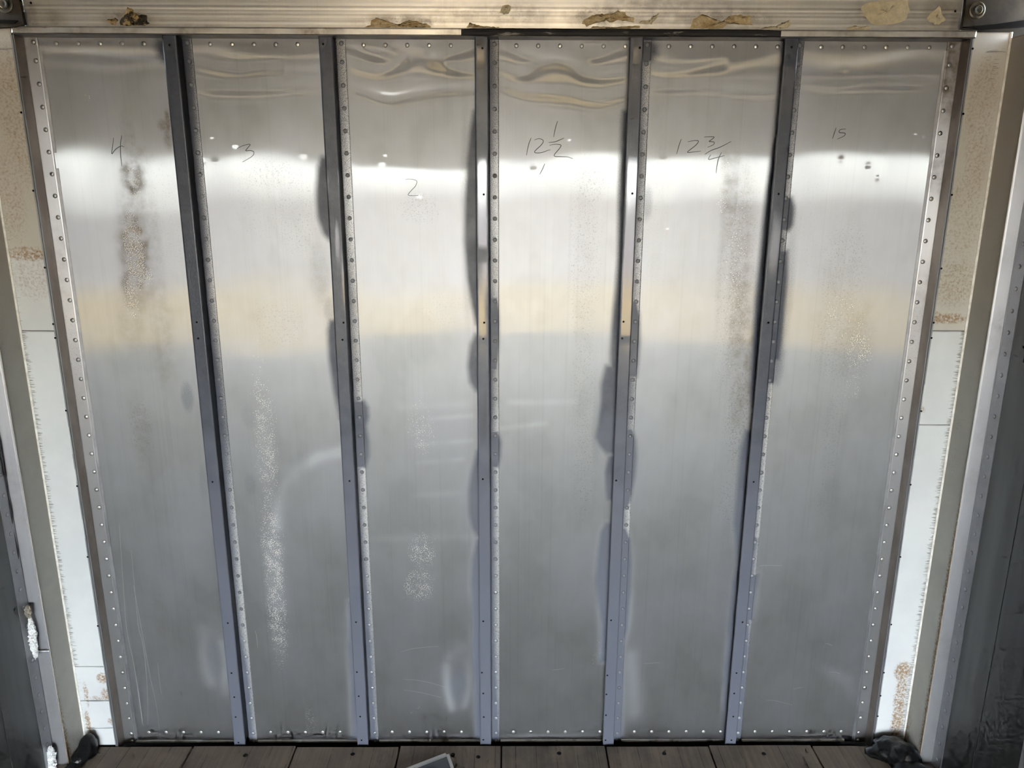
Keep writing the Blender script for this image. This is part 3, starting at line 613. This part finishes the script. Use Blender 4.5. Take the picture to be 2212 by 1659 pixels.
    mk[..., 0] = np.clip(base*top*(1.15-0.42*U)+0.05*fz*top + (1-top)*np.clip(1.02-0.95*U+0.10*fz, 0, 1) + {3: 0.55, 4: 0.32, 2: 0.12}.get(i, 0)*(Z < rowz(1170)) + {0: 0.10, 1: 0.42, 2: 0.42}.get(i, 0.2)*np.clip((rowz(1360)-Z)/0.35, 0, 1), 0, 1)
    for poly, soft, k in PATCH:
        xs = [p[0] for p in poly]
        if min(xs) > fx1 or max(xs) < fx1-0.002: continue
        if min(xs) < xc and max(xs) > fx1: mk[..., 0] = np.maximum(mk[..., 0], polymask(X, Z, poly, 0.02))
    mk[..., 3] = 0.62
    grid_sheet('rivet_flange', (fx0, -0.0026, -0.020), (fx1-fx0, 0, 0), (0, 0, ztop+0.020), nx, nz, None, mk, 'flange', root, thick=0.0022)
    for n in [-0.8]+list(range(37))+[36.5]:
        z = Z0-n*PITCHR
        rivet('p' if z > lowz-0.3 or i in (3,) else 'd', (xc, -0.0026, z), root)
    for (u, v) in HOLES[i]:
        p = aty(u, v, YF-0.0004); hole((float(np.clip(p[0], xc-0.047, xc-0.020)), YF-0.0004, p[2]), root)

# ------------------------------------------------------------------ the two front corners
YC = -0.045
SEAM = {-1: [715, 1440, 1514, 1573], 1: [715, 918]}
WHOLES = {-1: [(46, 243), (72, 412), (98, 578), (120, 700), (125, 730), (148, 887), (172, 1050), (193, 1203), (216, 1352)],
          1: [(2087, 105), (2074, 246), (2052, 421), (2026, 580), (2008, 697), (2005, 730), (1985, 888), (1964, 1047), (1942, 1203), (1925, 1349), (1906, 1453), (1900, 1503), (1896, 1547)]}
for s in (-1, 1):
    side = 'left' if s < 0 else 'right'
    ctr = 150 if s < 0 else 2040
    def X_(a, b): return (min(s*a, s*b), max(s*a, s*b))
    # ---- riveted angle that closes the sheets
    root = empty('corner_angle', (s*1.2, 0, 0)); tag(root, 'narrow riveted aluminium corner angle at the %s end of the sheets' % side, 'angle strip', 'corner angles of the front wall')
    nz = 540; nx = 10; x0, x1 = X_(1.188, 1.2255)
    X, Z = np.meshgrid(np.linspace(x0, x1, nx), np.linspace(-0.024, 2.132, nz))
    mk = np.zeros(X.shape+(4,)); f1 = field(nx, nz, 0.004, 0.012, 0.05, 200+s)
    mk[..., 3] = np.clip(0.40*np.clip((Z-1.05)/0.2, 0, 1)*np.clip((1.50-Z)/0.1, 0, 1), 0, 1)
    mk[..., 1] = np.clip(0.42*np.clip((Z-1.70)/0.25, 0, 1)*(1+0.6*f1)+0.14*np.clip(f1, 0, 2)*np.clip((Z-0.9)/0.5, 0, 1), 0, 0.8)
    grid_sheet('rivet_flange', (x0, -0.003, -0.024), (x1-x0, 0, 0), (0, 0, 2.156), nx, nz, None, mk, 'corner_metal', root, thick=0.0025)
    a, b = X_(1.2240, 1.2262); MB().box(a, b, YC+0.003, -0.003, -0.024, 2.128).build('web', 'web_brown', root)
    a, b = X_(1.2236, 1.2256); MB().box(a, b, YC+0.001, YC+0.004, -0.024, 2.128).build('web_edge', 'plain_metal', root)
    for zz0, zz1 in ([(0.0, 1.80), (1.86, 2.10)] if s < 0 else [(0.0, 2.105)]):
        a, b = X_(1.1815, 1.188); MB().prism([(a, -0.0002), (b, -0.0002), (b, -0.0032 if s > 0 else -0.0005), (a, -0.0005 if s > 0 else -0.0032)], zz0-0.02, zz1).build('seal_strip', 'web', root, bevel=0.0004)
    for n in [-0.8]+list(range(37))+[36.5]: rivet('n' if n < 16 else 'b', (s*1.2, -0.003, Z0-n*PITCHR), root)
    # ---- corner post: white liner sheets, the grey side face and the caulk bead on the edge
    root = empty('corner_post', (s*1.28, YC, 0))
    tag(root, 'white lined corner post %s' % ('with four seams, left of the sheets' if s < 0 else 'with a rusty patch at its foot, right of the sheets'), 'post', 'white corner posts')
    zs = [2.142] + [aty(ctr, v, YC)[2] for v in SEAM[s]] + [0.004]
    x0, x1 = X_(1.2290, 1.3230)
    for k in range(len(zs)-1):
        zt, zb = zs[k]-0.0008, zs[k+1]+0.0008
        nz = max(8, int((zt-zb)/0.004)); nx = 26
        X, Z = np.meshgrid(np.linspace(x0, x1, nx), np.linspace(zb, zt, nz)); E_ = np.abs(X)        # distance towards the side wall
        mk = np.zeros(X.shape+(4,)); f1 = field(nx, nz, 0.004, 0.02, 0.03, 300+10*k+s)
        if k == 0:
            zz = aty(ctr, 560, YC)[2]
            mk[..., 0] = np.clip((Z-zz)/0.03, 0.25 if s < 0 else 0.75, 1) if s < 0 else np.clip(0.92+0.08*f1, 0, 1)
            for (u, v, ru, rv, q) in ([(60, 548, 60, 16, .75), (40, 250, 50, 180, .46), (20, 420, 40, 120, .42), (70, 600, 50, 60, .40), (75, 640, 40, 8, .3)] if s < 0 else [(2042, 688, 50, 12, .8), (2015, 682, 20, 14, .6), (2062, 668, 20, 8, .3), (2110, 330, 30, 180, .44), (2120, 220, 40, 120, .42), (2060, 610, 60, 60, .48), (2070, 480, 60, 120, .40)]):
                mk[..., 1] = np.maximum(mk[..., 1], q*ell(X, Z, u, v, ru, rv, 0.5, YC))
            mk[..., 2] = np.clip((E_-1.302)/0.02, 0, 1)*0.45*np.clip((zz+0.25-Z)/0.1, 0, 1)
            for (u, v, ru, rv, q) in ([(10, 105, 30, 4, .8), (60, 215, 6, 120, .42), (30, 180, 5, 80, .40)] if s < 0 else [(2150, 112, 26, 7, .75), (2150, 150, 10, 50, .5), (2130, 130, 8, 40, .42)]): mk[..., 2] = np.maximum(mk[..., 2], q*ell(X, Z, u, v, ru, rv, 0.7, YC))
        else:
            mk[..., 2] = np.clip((E_-1.298)/0.02, 0, 1)*(0.75 if k == 1 or s > 0 else 0.4)
            if s < 0 and k >= 2:
                for (u, v, ru, rv, q) in [(222, 1465, 14, 12, .8), (228, 1500, 10, 14, .75), (215, 1508, 30, 5, .6), (240, 1558, 8, 8, .7), (190, 1560, 6, 26, .8), (186, 1500, 6, 30, .6)]: mk[..., 1] = np.maximum(mk[..., 1], q*ell(X, Z, u, v, ru, rv, 0.5, YC))
            if s > 0:
                for (u, v, ru, rv, q) in [(1950, 1450, 18, 22, .85), (1945, 1500, 14, 50, .72), (1938, 1560, 14, 60, .8), (1990, 885, 10, 8, .6)]: mk[..., 1] = np.maximum(mk[..., 1], q*ell(X, Z, u, v, ru, rv, 0.5, YC))
        mk[..., 3] = 0.10+0.05*f1
        grid_sheet('liner_sheet', (x0, YC - 0.0006*(k % 2), zb), (x1-x0, 0, 0), (0, 0, zt-zb), nx, nz, 0.0003*f1, mk, 'liner', root, thick=0.002)
    MB().box(x0+0.001, x1-0.001, YC+0.0045, -0.004, -0.02, 2.142).build('core', 'dark_void', root)
    a, b = X_(1.2265, 1.2305); MB().box(a, b, YC-0.001, YC+0.0028, 0.0, 2.125).build('edge_strip', 'plain_metal', root)
    a, b = X_(1.3215, 1.3280); MB().prism([(a, YC+0.001), (b, YC+0.001), (b, YC-0.0012), ((a+b)/2, YC-0.0028), (a, YC-0.0012)], 0.0, 2.142).build('caulk_bead', 'bead', root)
    for (u, v) in WHOLES[s]:
        p = aty(u, v, YC-0.0012); hole((s*float(np.clip(abs(p[0]), 1.2300, 1.3215)), YC-0.0016, p[2]), root)
    # grey face that turns towards the rear
    nz, nx = 430, 20; Y = np.linspace(YC, -0.126, nx); Zl = np.linspace(0.0, 2.128, nz); YY, ZZ = np.meshgrid(Y, Zl)
    mk = np.zeros(YY.shape+(4,)); f1 = field(nx, nz, 0.005, 0.012, 0.10, 400+s); f2 = field(nx, nz, 0.005, 0.03, 0.25, 410+s)
    mk[..., 0] = np.clip((ZZ-1.2)/0.6, 0, 0.7)
    mk[..., 1] = np.clip((1-np.clip((YY+0.126)/0.022, 0, 1))*(0.62+0.5*f2)*np.clip(1.3-ZZ/2.0, 0.2, 1), 0, 1) + 0.5*np.exp(-ZZ/0.10)
    if s > 0: mk[..., 1] = np.maximum(mk[..., 1], np.clip((YY+0.085)/0.03, 0, 1)*np.exp(-ZZ/0.16))
    mk[..., 3] = np.clip(0.16+0.10*f1, 0, 0.4)
    if s < 0: o = grid_sheet('corner_face', (-1.3270, YC, 0.0), (-0.009, -0.126-YC, 0), (0, 0, 2.128), nx, nz, None, mk, 'side_face', wl_, thick=0.002)
    else: o = grid_sheet('corner_face', (1.3360, -0.126, 0.0), (-0.009, YC+0.126, 0), (0, 0, 2.128), nx, nz, None, mk[:, ::-1], 'side_face', wr_, thick=0.002)
    # ---- rail riveted to the side wall
    root = empty('side_rail', (s*1.36, -0.126, 0))
    tag(root, 'bluish riveted aluminium rail on the %s side wall%s' % (side, ' with white foam beside it' if s < 0 else ' above the big tar lump'), 'rail', 'rails on the side walls')
    x0, x1 = X_(1.3375, 1.3765); nz, nx = 440, 10
    X, Z = np.meshgrid(np.linspace(x0, x1, nx), np.linspace(0.0, 2.24, nz)); mk = np.zeros(X.shape+(4,)); f1 = field(nx, nz, 0.005, 0.012, 0.03, 500+s)
    mk[..., 3] = np.clip(0.12+0.07*f1, 0, 0.5); mk[..., 1] = np.clip(0.10*f1, 0, 0.3)
    if s < 0:                                     # two lengths butted together
        zj = aty(85, 1404, -0.126)[2]; kz = int(zj/2.24*(nz-1))
        grid_sheet('rail_face', (x0, -0.126, 0), (x1-x0, 0, 0), (0, 0, zj-0.001), nx, kz, None, mk[:kz], 'rail', root, thick=0.003)
        grid_sheet('rail_face', (x0, -0.1267, zj+0.001), (x1-x0, 0, 0), (0, 0, 2.24-zj), nx, nz-kz, None, mk[kz:], 'rail', root, thick=0.003)
    else: grid_sheet('rail_face', (x0, -0.126, 0), (x1-x0, 0, 0), (0, 0, 2.24), nx, nz, None, mk, 'rail', root, thick=0.003)
    a, b = X_(1.3755, 1.3788); MB().box(a, b, -0.170, -0.1268, 0.0, 2.24).build('rivet_flange', 'plain_metal', root)
    a, b = X_(1.3745, 1.3775); MB().box(a, b, -0.1295, -0.1255, 0.0, 2.24).build('corner_bead', 'plain_metal' if s > 0 else 'web', root)
    for k in range(38):
        z = 0.035+k*0.0585
        if z < 2.2: rivet('n', (s*1.3755, -0.149, z), root, rz=(math.pi/2 if s < 0 else -math.pi/2))
# next upright of the right side wall, just entering the picture
root = empty('side_post', (1.36, -0.53, 0)); tag(root, 'bluish side wall post just inside the lower right edge', 'post')
MB().prism([(1.379, -0.575), (1.379, -0.485), (1.374, -0.485), (1.346, -0.503), (1.346, -0.557), (1.374, -0.575)], 0.0, 2.25).build('channel', 'plain_metal', root, bevel=0.0012)
for k in range(12): rivet('n', (1.374, -0.490, 0.05+k*0.0585), root, rz=-math.pi/2)
# lapped sheet joints of the side walls
for s, wobj in ((-1, wl_), (1, wr_)):
    for (ya, yb, th) in ((-0.30, -0.171, 0.0030), (-0.62, -0.302, 0.0018), (-1.05, -0.623, 0.0026)):
        MB().box(min(s*XS, s*(XS-th)), max(s*XS, s*(XS-th)), ya, yb, 0.004, ZC-0.002).build('side_sheet', 'side_sheet', wobj, bevel=0.0006)

# ------------------------------------------------------------------ header rail across the top
root = empty('header_rail', (0, YC, 2.14)); tag(root, 'ribbed aluminium header rail with foam residue across the top', 'rail')
xl, xr = aty(47, 30, YC)[0], aty(2083, 30, YC)[0]
zl0, zl1 = 2.1275, 2.1435
# extruded face with raised ribs
prof = []; zz = zl1; nx = 420
zlist = np.linspace(zl1, ZC, 56); X, Z = np.meshgrid(np.linspace(xl, xr, nx), zlist)
ribs = np.zeros(len(zlist))
for zc, h in ((2.1475, .0012), (2.158, .0016), (2.166, .0008), (2.1745, .0016), (2.183, .0008), (2.192, .0020), (2.203, .001), (2.22, .002), (2.25, .002), (2.28, .002)): ribs += 0.5*h*np.exp(-((zlist-zc)/0.0013)**2)
mk = np.zeros(X.shape+(4,))
HS = [(110, 42, 30, 20, .35), (280, 42, 60, 24, .55), (420, 58, 60, 8, .4), (870, 45, 100, 16, .6), (1000, 30, 80, 22, .4), (1110, 30, 90, 26, .45), (1300, 35, 80, 26, .6), (1400, 20, 110, 40, .42), (1560, 38, 120, 24, .5), (1640, 40, 40, 18, .45), (1910, 30, 70, 36, .34), (2030, 26, 40, 34, .3), (1450, 10, 160, 16, .35), (2065, 50, 14, 60, .4), (65, 40, 14, 50, .4)]
for (u, v, ru, rv, q) in HS: mk[..., 1] = np.maximum(mk[..., 1], q*ell(X, Z, u, v, ru, rv, 0.6, YC))
mk[..., 3] = np.clip(1.1*mk[..., 1]-0.1, 0, 0.55)
grid_sheet('rail_face', (xl, YC+0.006, zl1), (xr-xl, 0, 0), (0, 0, ZC-zl1), nx, len(zlist), np.repeat(ribs[:, None], nx, 1), mk, 'header', root, thick=0.004)
# the ledge under it
X, Z = np.meshgrid(np.linspace(-1.2235, 1.2320, 500), np.linspace(zl0, zl1, 6)); mk = np.zeros(X.shape+(4,)); fx = field(500, 6, 0.005, 0.03, 0.01, 600)
mk[..., 1] = np.clip(0.20+0.22*fx, 0, 0.8)
for (u, ru, q) in ((430, 120, .5), (640, 110, .5), (880, 130, .35)): mk[..., 1] = np.maximum(mk[..., 1], q*(1+0.5*fx)*ell(X, Z, u, 66, ru, 40, 0.5, YC))
grid_sheet('ledge_face', (-1.2235, YC-0.006, zl0), (2.4555, 0, 0), (0, 0, zl1-zl0), 500, 6, 0.0002*np.repeat(fx[:1], 6, 0), mk, 'header', root, thick=0.004)
MB().box(-1.2235, 1.2320, YC-0.002, 0.010, zl1-0.003, zl1+0.002).build('ledge', 'plain_metal', root)
MB().box(-1.2235, 1.2320, YC-0.002, 0.010, zl0-0.001, zl0+0.002).build('ledge_lip', 'web', root)
# black rubber seal glued over the middle of the ledge
a, b = aty(996, 70, YC-0.01)[0], aty(1688, 74, YC-0.01)[0]
n = 120; V = []; F = []
fr = np.convolve(rng.standard_normal(n), np.ones(4)/4, 'same')
ring = [(YC-0.0062, zl0-0.0012), (YC-0.0100, zl0+0.001), (YC-0.0108, zl0+0.007), (YC-0.0098, zl0+0.0125), (YC-0.0066, zl1+0.0008)]
for k in range(n):
    e = min(1.0, k/5, (n-1-k)/9)
    for (y, z) in ring: V.append((a+(b-a)*k/(n-1), YC-0.0062+(y-YC+0.0062)*(0.3+0.7*e)+0.0005*fr[k], zl0+(z-zl0)*(0.85+0.15*e)+0.0004*fr[(k*3) % n]))
for k in range(n-1):
    F += [(k*5+j, k*5+j+1, (k+1)*5+j+1, (k+1)*5+j) for j in range(4)] + [(k*5+4, k*5, (k+1)*5, (k+1)*5+4)]
F += [tuple(range(5)), tuple(range((n-1)*5, n*5))[::-1]]
o = link('rubber_seal', mesh('rubber_seal', V, F), 'seal'); part(o, root); o['label'] = 'black rubber seal strip'
for (u, v) in ((66, 6), (2064, 24)): p = aty(u, v, YC+0.0035); hole((p[0], YC+0.0045, p[2]), root)
# foam left on the face, each clump its own lump
def crust(name, outline, height, mat, parent, seed, y=YC+0.004, rings=9, jag=0.12):
    r = random.Random(seed); P = [np.array(p) for p in P2(outline, y)]
    pts = []
    for k in range(len(P)):
        a_, b_ = P[k], P[(k+1) % len(P)]; m = max(2, int(np.linalg.norm(b_-a_)/0.006))
        for j in range(m):
            q = a_+(b_-a_)*j/m; nn = np.array([-(b_-a_)[1], (b_-a_)[0]]); nn = nn/max(1e-9, np.linalg.norm(nn)); pts.append(q+nn*r.uniform(-1, 1)*jag*0.02)
    c = np.mean(pts, 0); n_ = len(pts); V = []; F = []
    for q in range(rings):
        t_ = q/(rings-1+0.4); h = height*(1-(1-t_)**2.2) if q else 0.0
        for p in pts:
            pp = p+(c-p)*t_; V.append((pp[0]+r.uniform(-1, 1)*0.0012*(q > 0), y-h*r.uniform(0.45, 1.25)+0.0005, pp[1]+r.uniform(-1, 1)*0.0012*(q > 0)))
    V.append((c[0], y-height, c[1]))
    for q in range(rings-1): F += [(q*n_+k, q*n_+(k+1) % n_, (q+1)*n_+(k+1) % n_, (q+1)*n_+k) for k in range(n_)]
    F += [((rings-1)*n_+k, (rings-1)*n_+(k+1) % n_, rings*n_) for k in range(n_)]
    o = link(name, mesh(name, V, F), mat, None, True); part(o, parent); return o
crust('foam_residue', [(258, 54), (262, 38), (270, 28), (275, 16), (284, 17), (288, 26), (300, 32), (318, 33), (316, 42), (324, 52), (300, 56), (280, 57)], 0.012, 'foam_dark', root, 1)
crust('foam_residue', [(229, 46), (238, 40), (248, 39), (254, 44), (250, 54), (241, 53)], 0.005, 'foam_dark', root, 2)
crust('foam_residue', [(786, 58), (800, 54), (802, 44), (814, 36), (820, 48), (845, 52), (872, 52), (884, 44), (905, 47), (925, 53), (932, 59), (880, 60), (830, 61), (806, 63)], 0.007, 'foam_ochre', root, 3)
crust('foam_residue', [(1006, 58), (1014, 48), (1020, 53), (1040, 58), (1060, 57), (1080, 60), (1030, 61)], 0.004, 'foam_ochre', root, 4)
crust('foam_residue', [(1080, 28), (1086, 14), (1098, 11), (1106, 18), (1098, 28), (1088, 30)], 0.003, 'foam_pale', root, 5)
crust('foam_residue', [(1258, 52), (1262, 42), (1274, 34), (1300, 30), (1324, 30), (1335, 22), (1350, 27), (1356, 36), (1372, 40), (1370, 48), (1350, 40), (1332, 42), (1322, 50), (1310, 44), (1290, 46), (1276, 50), (1268, 56)], 0.006, 'foam_ochre', root, 6)
crust('foam_residue', [(1272, 61), (1280, 57), (1296, 58), (1330, 60), (1384, 57), (1380, 61), (1340, 63), (1290, 63)], 0.004, 'foam_ochre', root, 7)
crust('foam_residue', [(1378, 50), (1392, 44), (1404, 48), (1412, 36), (1424, 28), (1420, 38), (1408, 52), (1390, 54)], 0.003, 'foam_pale', root, 8)
crust('foam_residue', [(1490, 62), (1494, 48), (1504, 36), (1516, 32), (1530, 40), (1548, 54), (1566, 42), (1580, 34), (1600, 32), (1620, 34), (1627, 56), (1612, 52), (1590, 48), (1572, 54), (1556, 62), (1520, 63)], 0.005, 'foam_ochre', root, 9)
crust('foam_residue', [(1640, 62), (1656, 58), (1680, 60), (1690, 48), (1704, 44), (1708, 56), (1690, 62)], 0.003, 'foam_pale', root, 10)
crust('foam_residue', [(1860, 14), (1880, 4), (1920, 0), (1962, 2), (1966, 20), (1958, 44), (1930, 52), (1900, 54), (1880, 50), (1866, 34)], 0.003, 'foam_pale', root, 11)
crust('foam_residue', [(2002, 40), (2014, 24), (2030, 12), (2034, 30), (2044, 44), (2024, 54), (2006, 46)], 0.003, 'foam_pale', root, 12)
crust('foam_residue', [(1826, 62), (1846, 56), (1880, 56), (1884, 64), (1850, 65)], 0.003, 'foam_pale', root, 13)

# corner gussets with a bolt each
for s in (-1, 1):
    side = 'left' if s < 0 else 'right'
    root = empty('corner_gusset', (s*1.30, -0.09, 2.20)); tag(root, 'dark rusty gusset with a bolt in the upper %s corner' % side, 'gusset', 'corner gussets under the roof')
    yg = -0.060
    if s < 0: pl = [(-60, -30), (36, -30), (46, 24), (52, 52), (30, 58), (-60, 62)]; bolt = (10, 9); slit = [(-60, 40), (38, 44), (30, 50), (-60, 50)]
    else: pl = [(2091, -30), (2280, -30), (2280, 34), (2200, 46), (2120, 60), (2078, 63), (2084, 30)]; bolt = (2111, 22); slit = [(2080, 58), (2150, 52), (2280, 34), (2280, 48), (2200, 60), (2120, 64)]
    MB().prism(P2(pl, yg), yg, yg+0.012, 'y').build('plate', 'gusset', root)
    MB().prism(P2(slit, yg-0.004), yg-0.004, yg, 'y').build('gap_strip', 'black', root)  # black strip stands in for the dark gap under the plate
    p = aty(bolt[0], bolt[1], yg-0.002)
    def rings_mesh(prof, name, mat, parent):
        V = []; F = []; seg = 20
        for (rr, hh) in prof: V += [(p[0]+rr*math.cos(2*math.pi*k/seg), yg-hh, p[2]+rr*math.sin(2*math.pi*k/seg)) for k in range(seg)]
        for q in range(len(prof)-1): F += [(q*seg+k, q*seg+(k+1) % seg, (q+1)*seg+(k+1) % seg, (q+1)*seg+k) for k in range(seg)]
        F.append(tuple(range((len(prof)-1)*seg, len(prof)*seg)))
        o = link(name, mesh(name, V, F), mat); o.parent = parent
        if parent is root: part(o, root)
        return o
    bo = rings_mesh(((0.0115, 0.0020), (0.0112, 0.0075), (0.0090, 0.0090), (0.0045, 0.0080)), 'bolt', 'bolt', root)
    rings_mesh(((0.0205, 0.0), (0.0205, 0.0030), (0.0175, 0.0045), (0.0150, 0.0045), (0.0135, 0.0030)), 'washer', 'bolt', bo)

# ------------------------------------------------------------------ lumps of tar, foam, cable, offcut
def lump(name, blobs, mat, label, cat, seed, sub=4, rough=0.06, group=None):
    """One continuous lump grown around several overlapping ellipsoids; blobs = (centre, radii)."""
    import bmesh
    bm = bmesh.new(); bmesh.ops.create_icosphere(bm, subdivisions=sub, radius=1.0)
    r = np.random.default_rng(seed); waves = [(r.standard_normal(3)*q, r.uniform(0, 6.28)) for q in (4, 6, 9, 9, 14, 14, 22, 22)]
    lo = np.min([np.array(c)-np.array(q) for c, q in blobs], 0); hi = np.max([np.array(c)+np.array(q) for c, q in blobs], 0); ctr = np.mean([c for c, _ in blobs], 0)
    for v in bm.verts:
        dirv = np.array(v.co)*(hi-lo); dirv = dirv/np.linalg.norm(dirv); t_ = 0.0
        for c, q in blobs:                                  # farthest exit from any ellipsoid along this direction
            c = np.array(c); q = np.array(q); o_ = (ctr-c)/q; d_ = dirv/q
            A_ = d_@d_; B_ = 2*o_@d_; C_ = o_@o_-1; D_ = B_*B_-4*A_*C_
            if D_ > 0: t_ = max(t_, (-B_+math.sqrt(D_))/(2*A_))
        t_ = max(t_, 0.004); n_ = sum(math.sin(k@(np.array(v.co))*1.7+ph) for k, ph in waves)/len(waves)
        v.co = Vector(ctr+dirv*t_*(1+rough*1.1*n_))
    me = bpy.data.meshes.new(name); bm.to_mesh(me); bm.free()
    o = link(name, me, mat, None, True); tag(o, label, cat, group); return o
cl = atz(190, 1648, 0.0); cr = atz(1935, 1648, 0.0)
lump('tar_lump', [((-1.296, -0.082, 0.022), (0.026, 0.033, 0.050)), ((-1.308, -0.115, 0.012), (0.026, 0.026, 0.022)), ((-1.312, -0.160, 0.004), (0.030, 0.026, 0.014))], 'tar', 'small black tar sealant lump on the floor in the left corner', 'sealant', 3, group='tar lumps')
lump('tar_lump', [((1.262, -0.094, 0.020), (0.058, 0.044, 0.042)), ((1.282, -0.130, 0.022), (0.050, 0.050, 0.048)), ((1.28, -0.180, 0.012), (0.052, 0.044, 0.034)), ((1.335, -0.176, 0.004), (0.035, 0.030, 0.016)), ((1.225, -0.085, 0.004), (0.04, 0.026, 0.014))], 'tar', 'big bumpy black tar sealant lump on the floor in the right corner', 'sealant', 4, sub=5, rough=0.08, group='tar lumps')
# foam squeezed out beside the left rail
def foam_strip(px, name, mat, label, seed, y=-0.150, hw=7.0):
    r = np.random.default_rng(seed); V = []; F = []; seg = 16; m = 64
    c0 = np.array(px, float); L = np.linspace(0, len(c0)-1, m)
    for k, t_ in enumerate(L):
        a_ = int(min(t_, len(c0)-1.001)); q = c0[a_]+(c0[min(a_+1, len(c0)-1)]-c0[a_])*(t_-a_)
        p = aty(q[0], q[1], y); e = math.sin(math.pi*(k+0.6)/(m+0.2))**0.35
        for j in range(seg):
            th = 2*math.pi*j/seg; rr = hw*0.00135*e*(1+0.22*r.standard_normal())
            V.append((p[0]+rr*math.cos(th), p[1]+0.8*rr*math.sin(th), p[2]+0.0025*r.standard_normal()))
    for k in range(m-1): F += [(k*seg+j, k*seg+(j+1) % seg, (k+1)*seg+(j+1) % seg, (k+1)*seg+j) for j in range(seg)]
    F += [tuple(range(seg))[::-1], tuple(range((m-1)*seg, m*seg))]
    o = link(name, mesh(name, V, F), mat); tag(o, label, 'foam', 'foam on the left rail'); return o
foam_strip([(65, 1336), (69, 1360), (72, 1390), (78, 1421)], 'spray_foam', 'foam_white', 'long white foam bead stuck along the left rail', 11)
foam_strip([(109, 1614), (109, 1632), (112, 1665), (114, 1700)], 'spray_foam', 'foam_white', 'white foam blob low on the left rail near the floor', 12, hw=9.5)
foam_strip([(60, 1309), (61, 1320), (63, 1334)], 'spray_foam', 'foam_grey', 'small dirty grey foam clump above the long white foam bead', 13, hw=6.0)
pts = [(-14, 900), (0, 955), (7, 1000), (12, 1040), (17, 1075), (24, 1102), (26, 1135), (32, 1165), (38, 1190), (40, 1230), (46, 1262), (52, 1292), (56, 1312)]
o = MB().tube([aty(u, v, -0.134) for u, v in pts], 0.0024, 8).build('cable', 'cable', smooth=True); tag(o, 'thin wavy black cable hanging down along the left rail', 'cable')

# sheet-metal offcut lying in front of the wall
p0, p1, p2 = atz(966, 1634, 0.012), atz(896, 1663, 0.004), atz(975, 1663, 0.004)
e1 = (p1-p0); e1 = e1/np.linalg.norm(e1); e2 = (p2-p0); e2 = e2/np.linalg.norm(e2)
c1 = p0+e1*0.22; c2 = p0+e2*0.20; c3 = c1+e2*0.16
c1[2] = c2[2] = c3[2] = 0.004
root = empty('sheet_offcut', tuple(p0)); tag(root, 'grey sheet metal offcut with folded bright edges on the floor', 'offcut')
def bar(a_, b_, w_, h_, name):
    d = (b_-a_)/np.linalg.norm(b_-a_); n_ = np.array([-d[1], d[0], 0]); n_ /= np.linalg.norm(n_); up = np.array([0, 0, 1.0]); V = []
    for q in (a_, b_):
        for (i_, j_) in ((-1, -1), (1, -1), (1, 1), (-1, 1)): V.append(q+n_*w_*i_+up*(h_*(j_+1)*0.5))
    return link(name, mesh(name, V, [(0, 1, 2, 3), (7, 6, 5, 4), (0, 4, 5, 1), (1, 5, 6, 2), (2, 6, 7, 3), (3, 7, 4, 0)]), 'frame')
for a_, b_ in ((p0+np.array([-0.004, 0, 0]), c1), (p0+np.array([0.002, -0.002, 0]), c2), (c1, c3), (c3, c2)): part(bar(a_, b_, 0.0045, 0.010, 'folded_edge'), root)
V = [tuple(q+np.array([0, 0, dz])) for dz in (0.003, 0.001) for q in (p0, c2, c3, c1)]
o = link('sheet', mesh('sheet', V, [(0, 1, 2, 3), (7, 6, 5, 4), (0, 4, 5, 1), (1, 5, 6, 2), (2, 6, 7, 3), (3, 7, 4, 0)]), 'frame_sheet'); part(o, root)
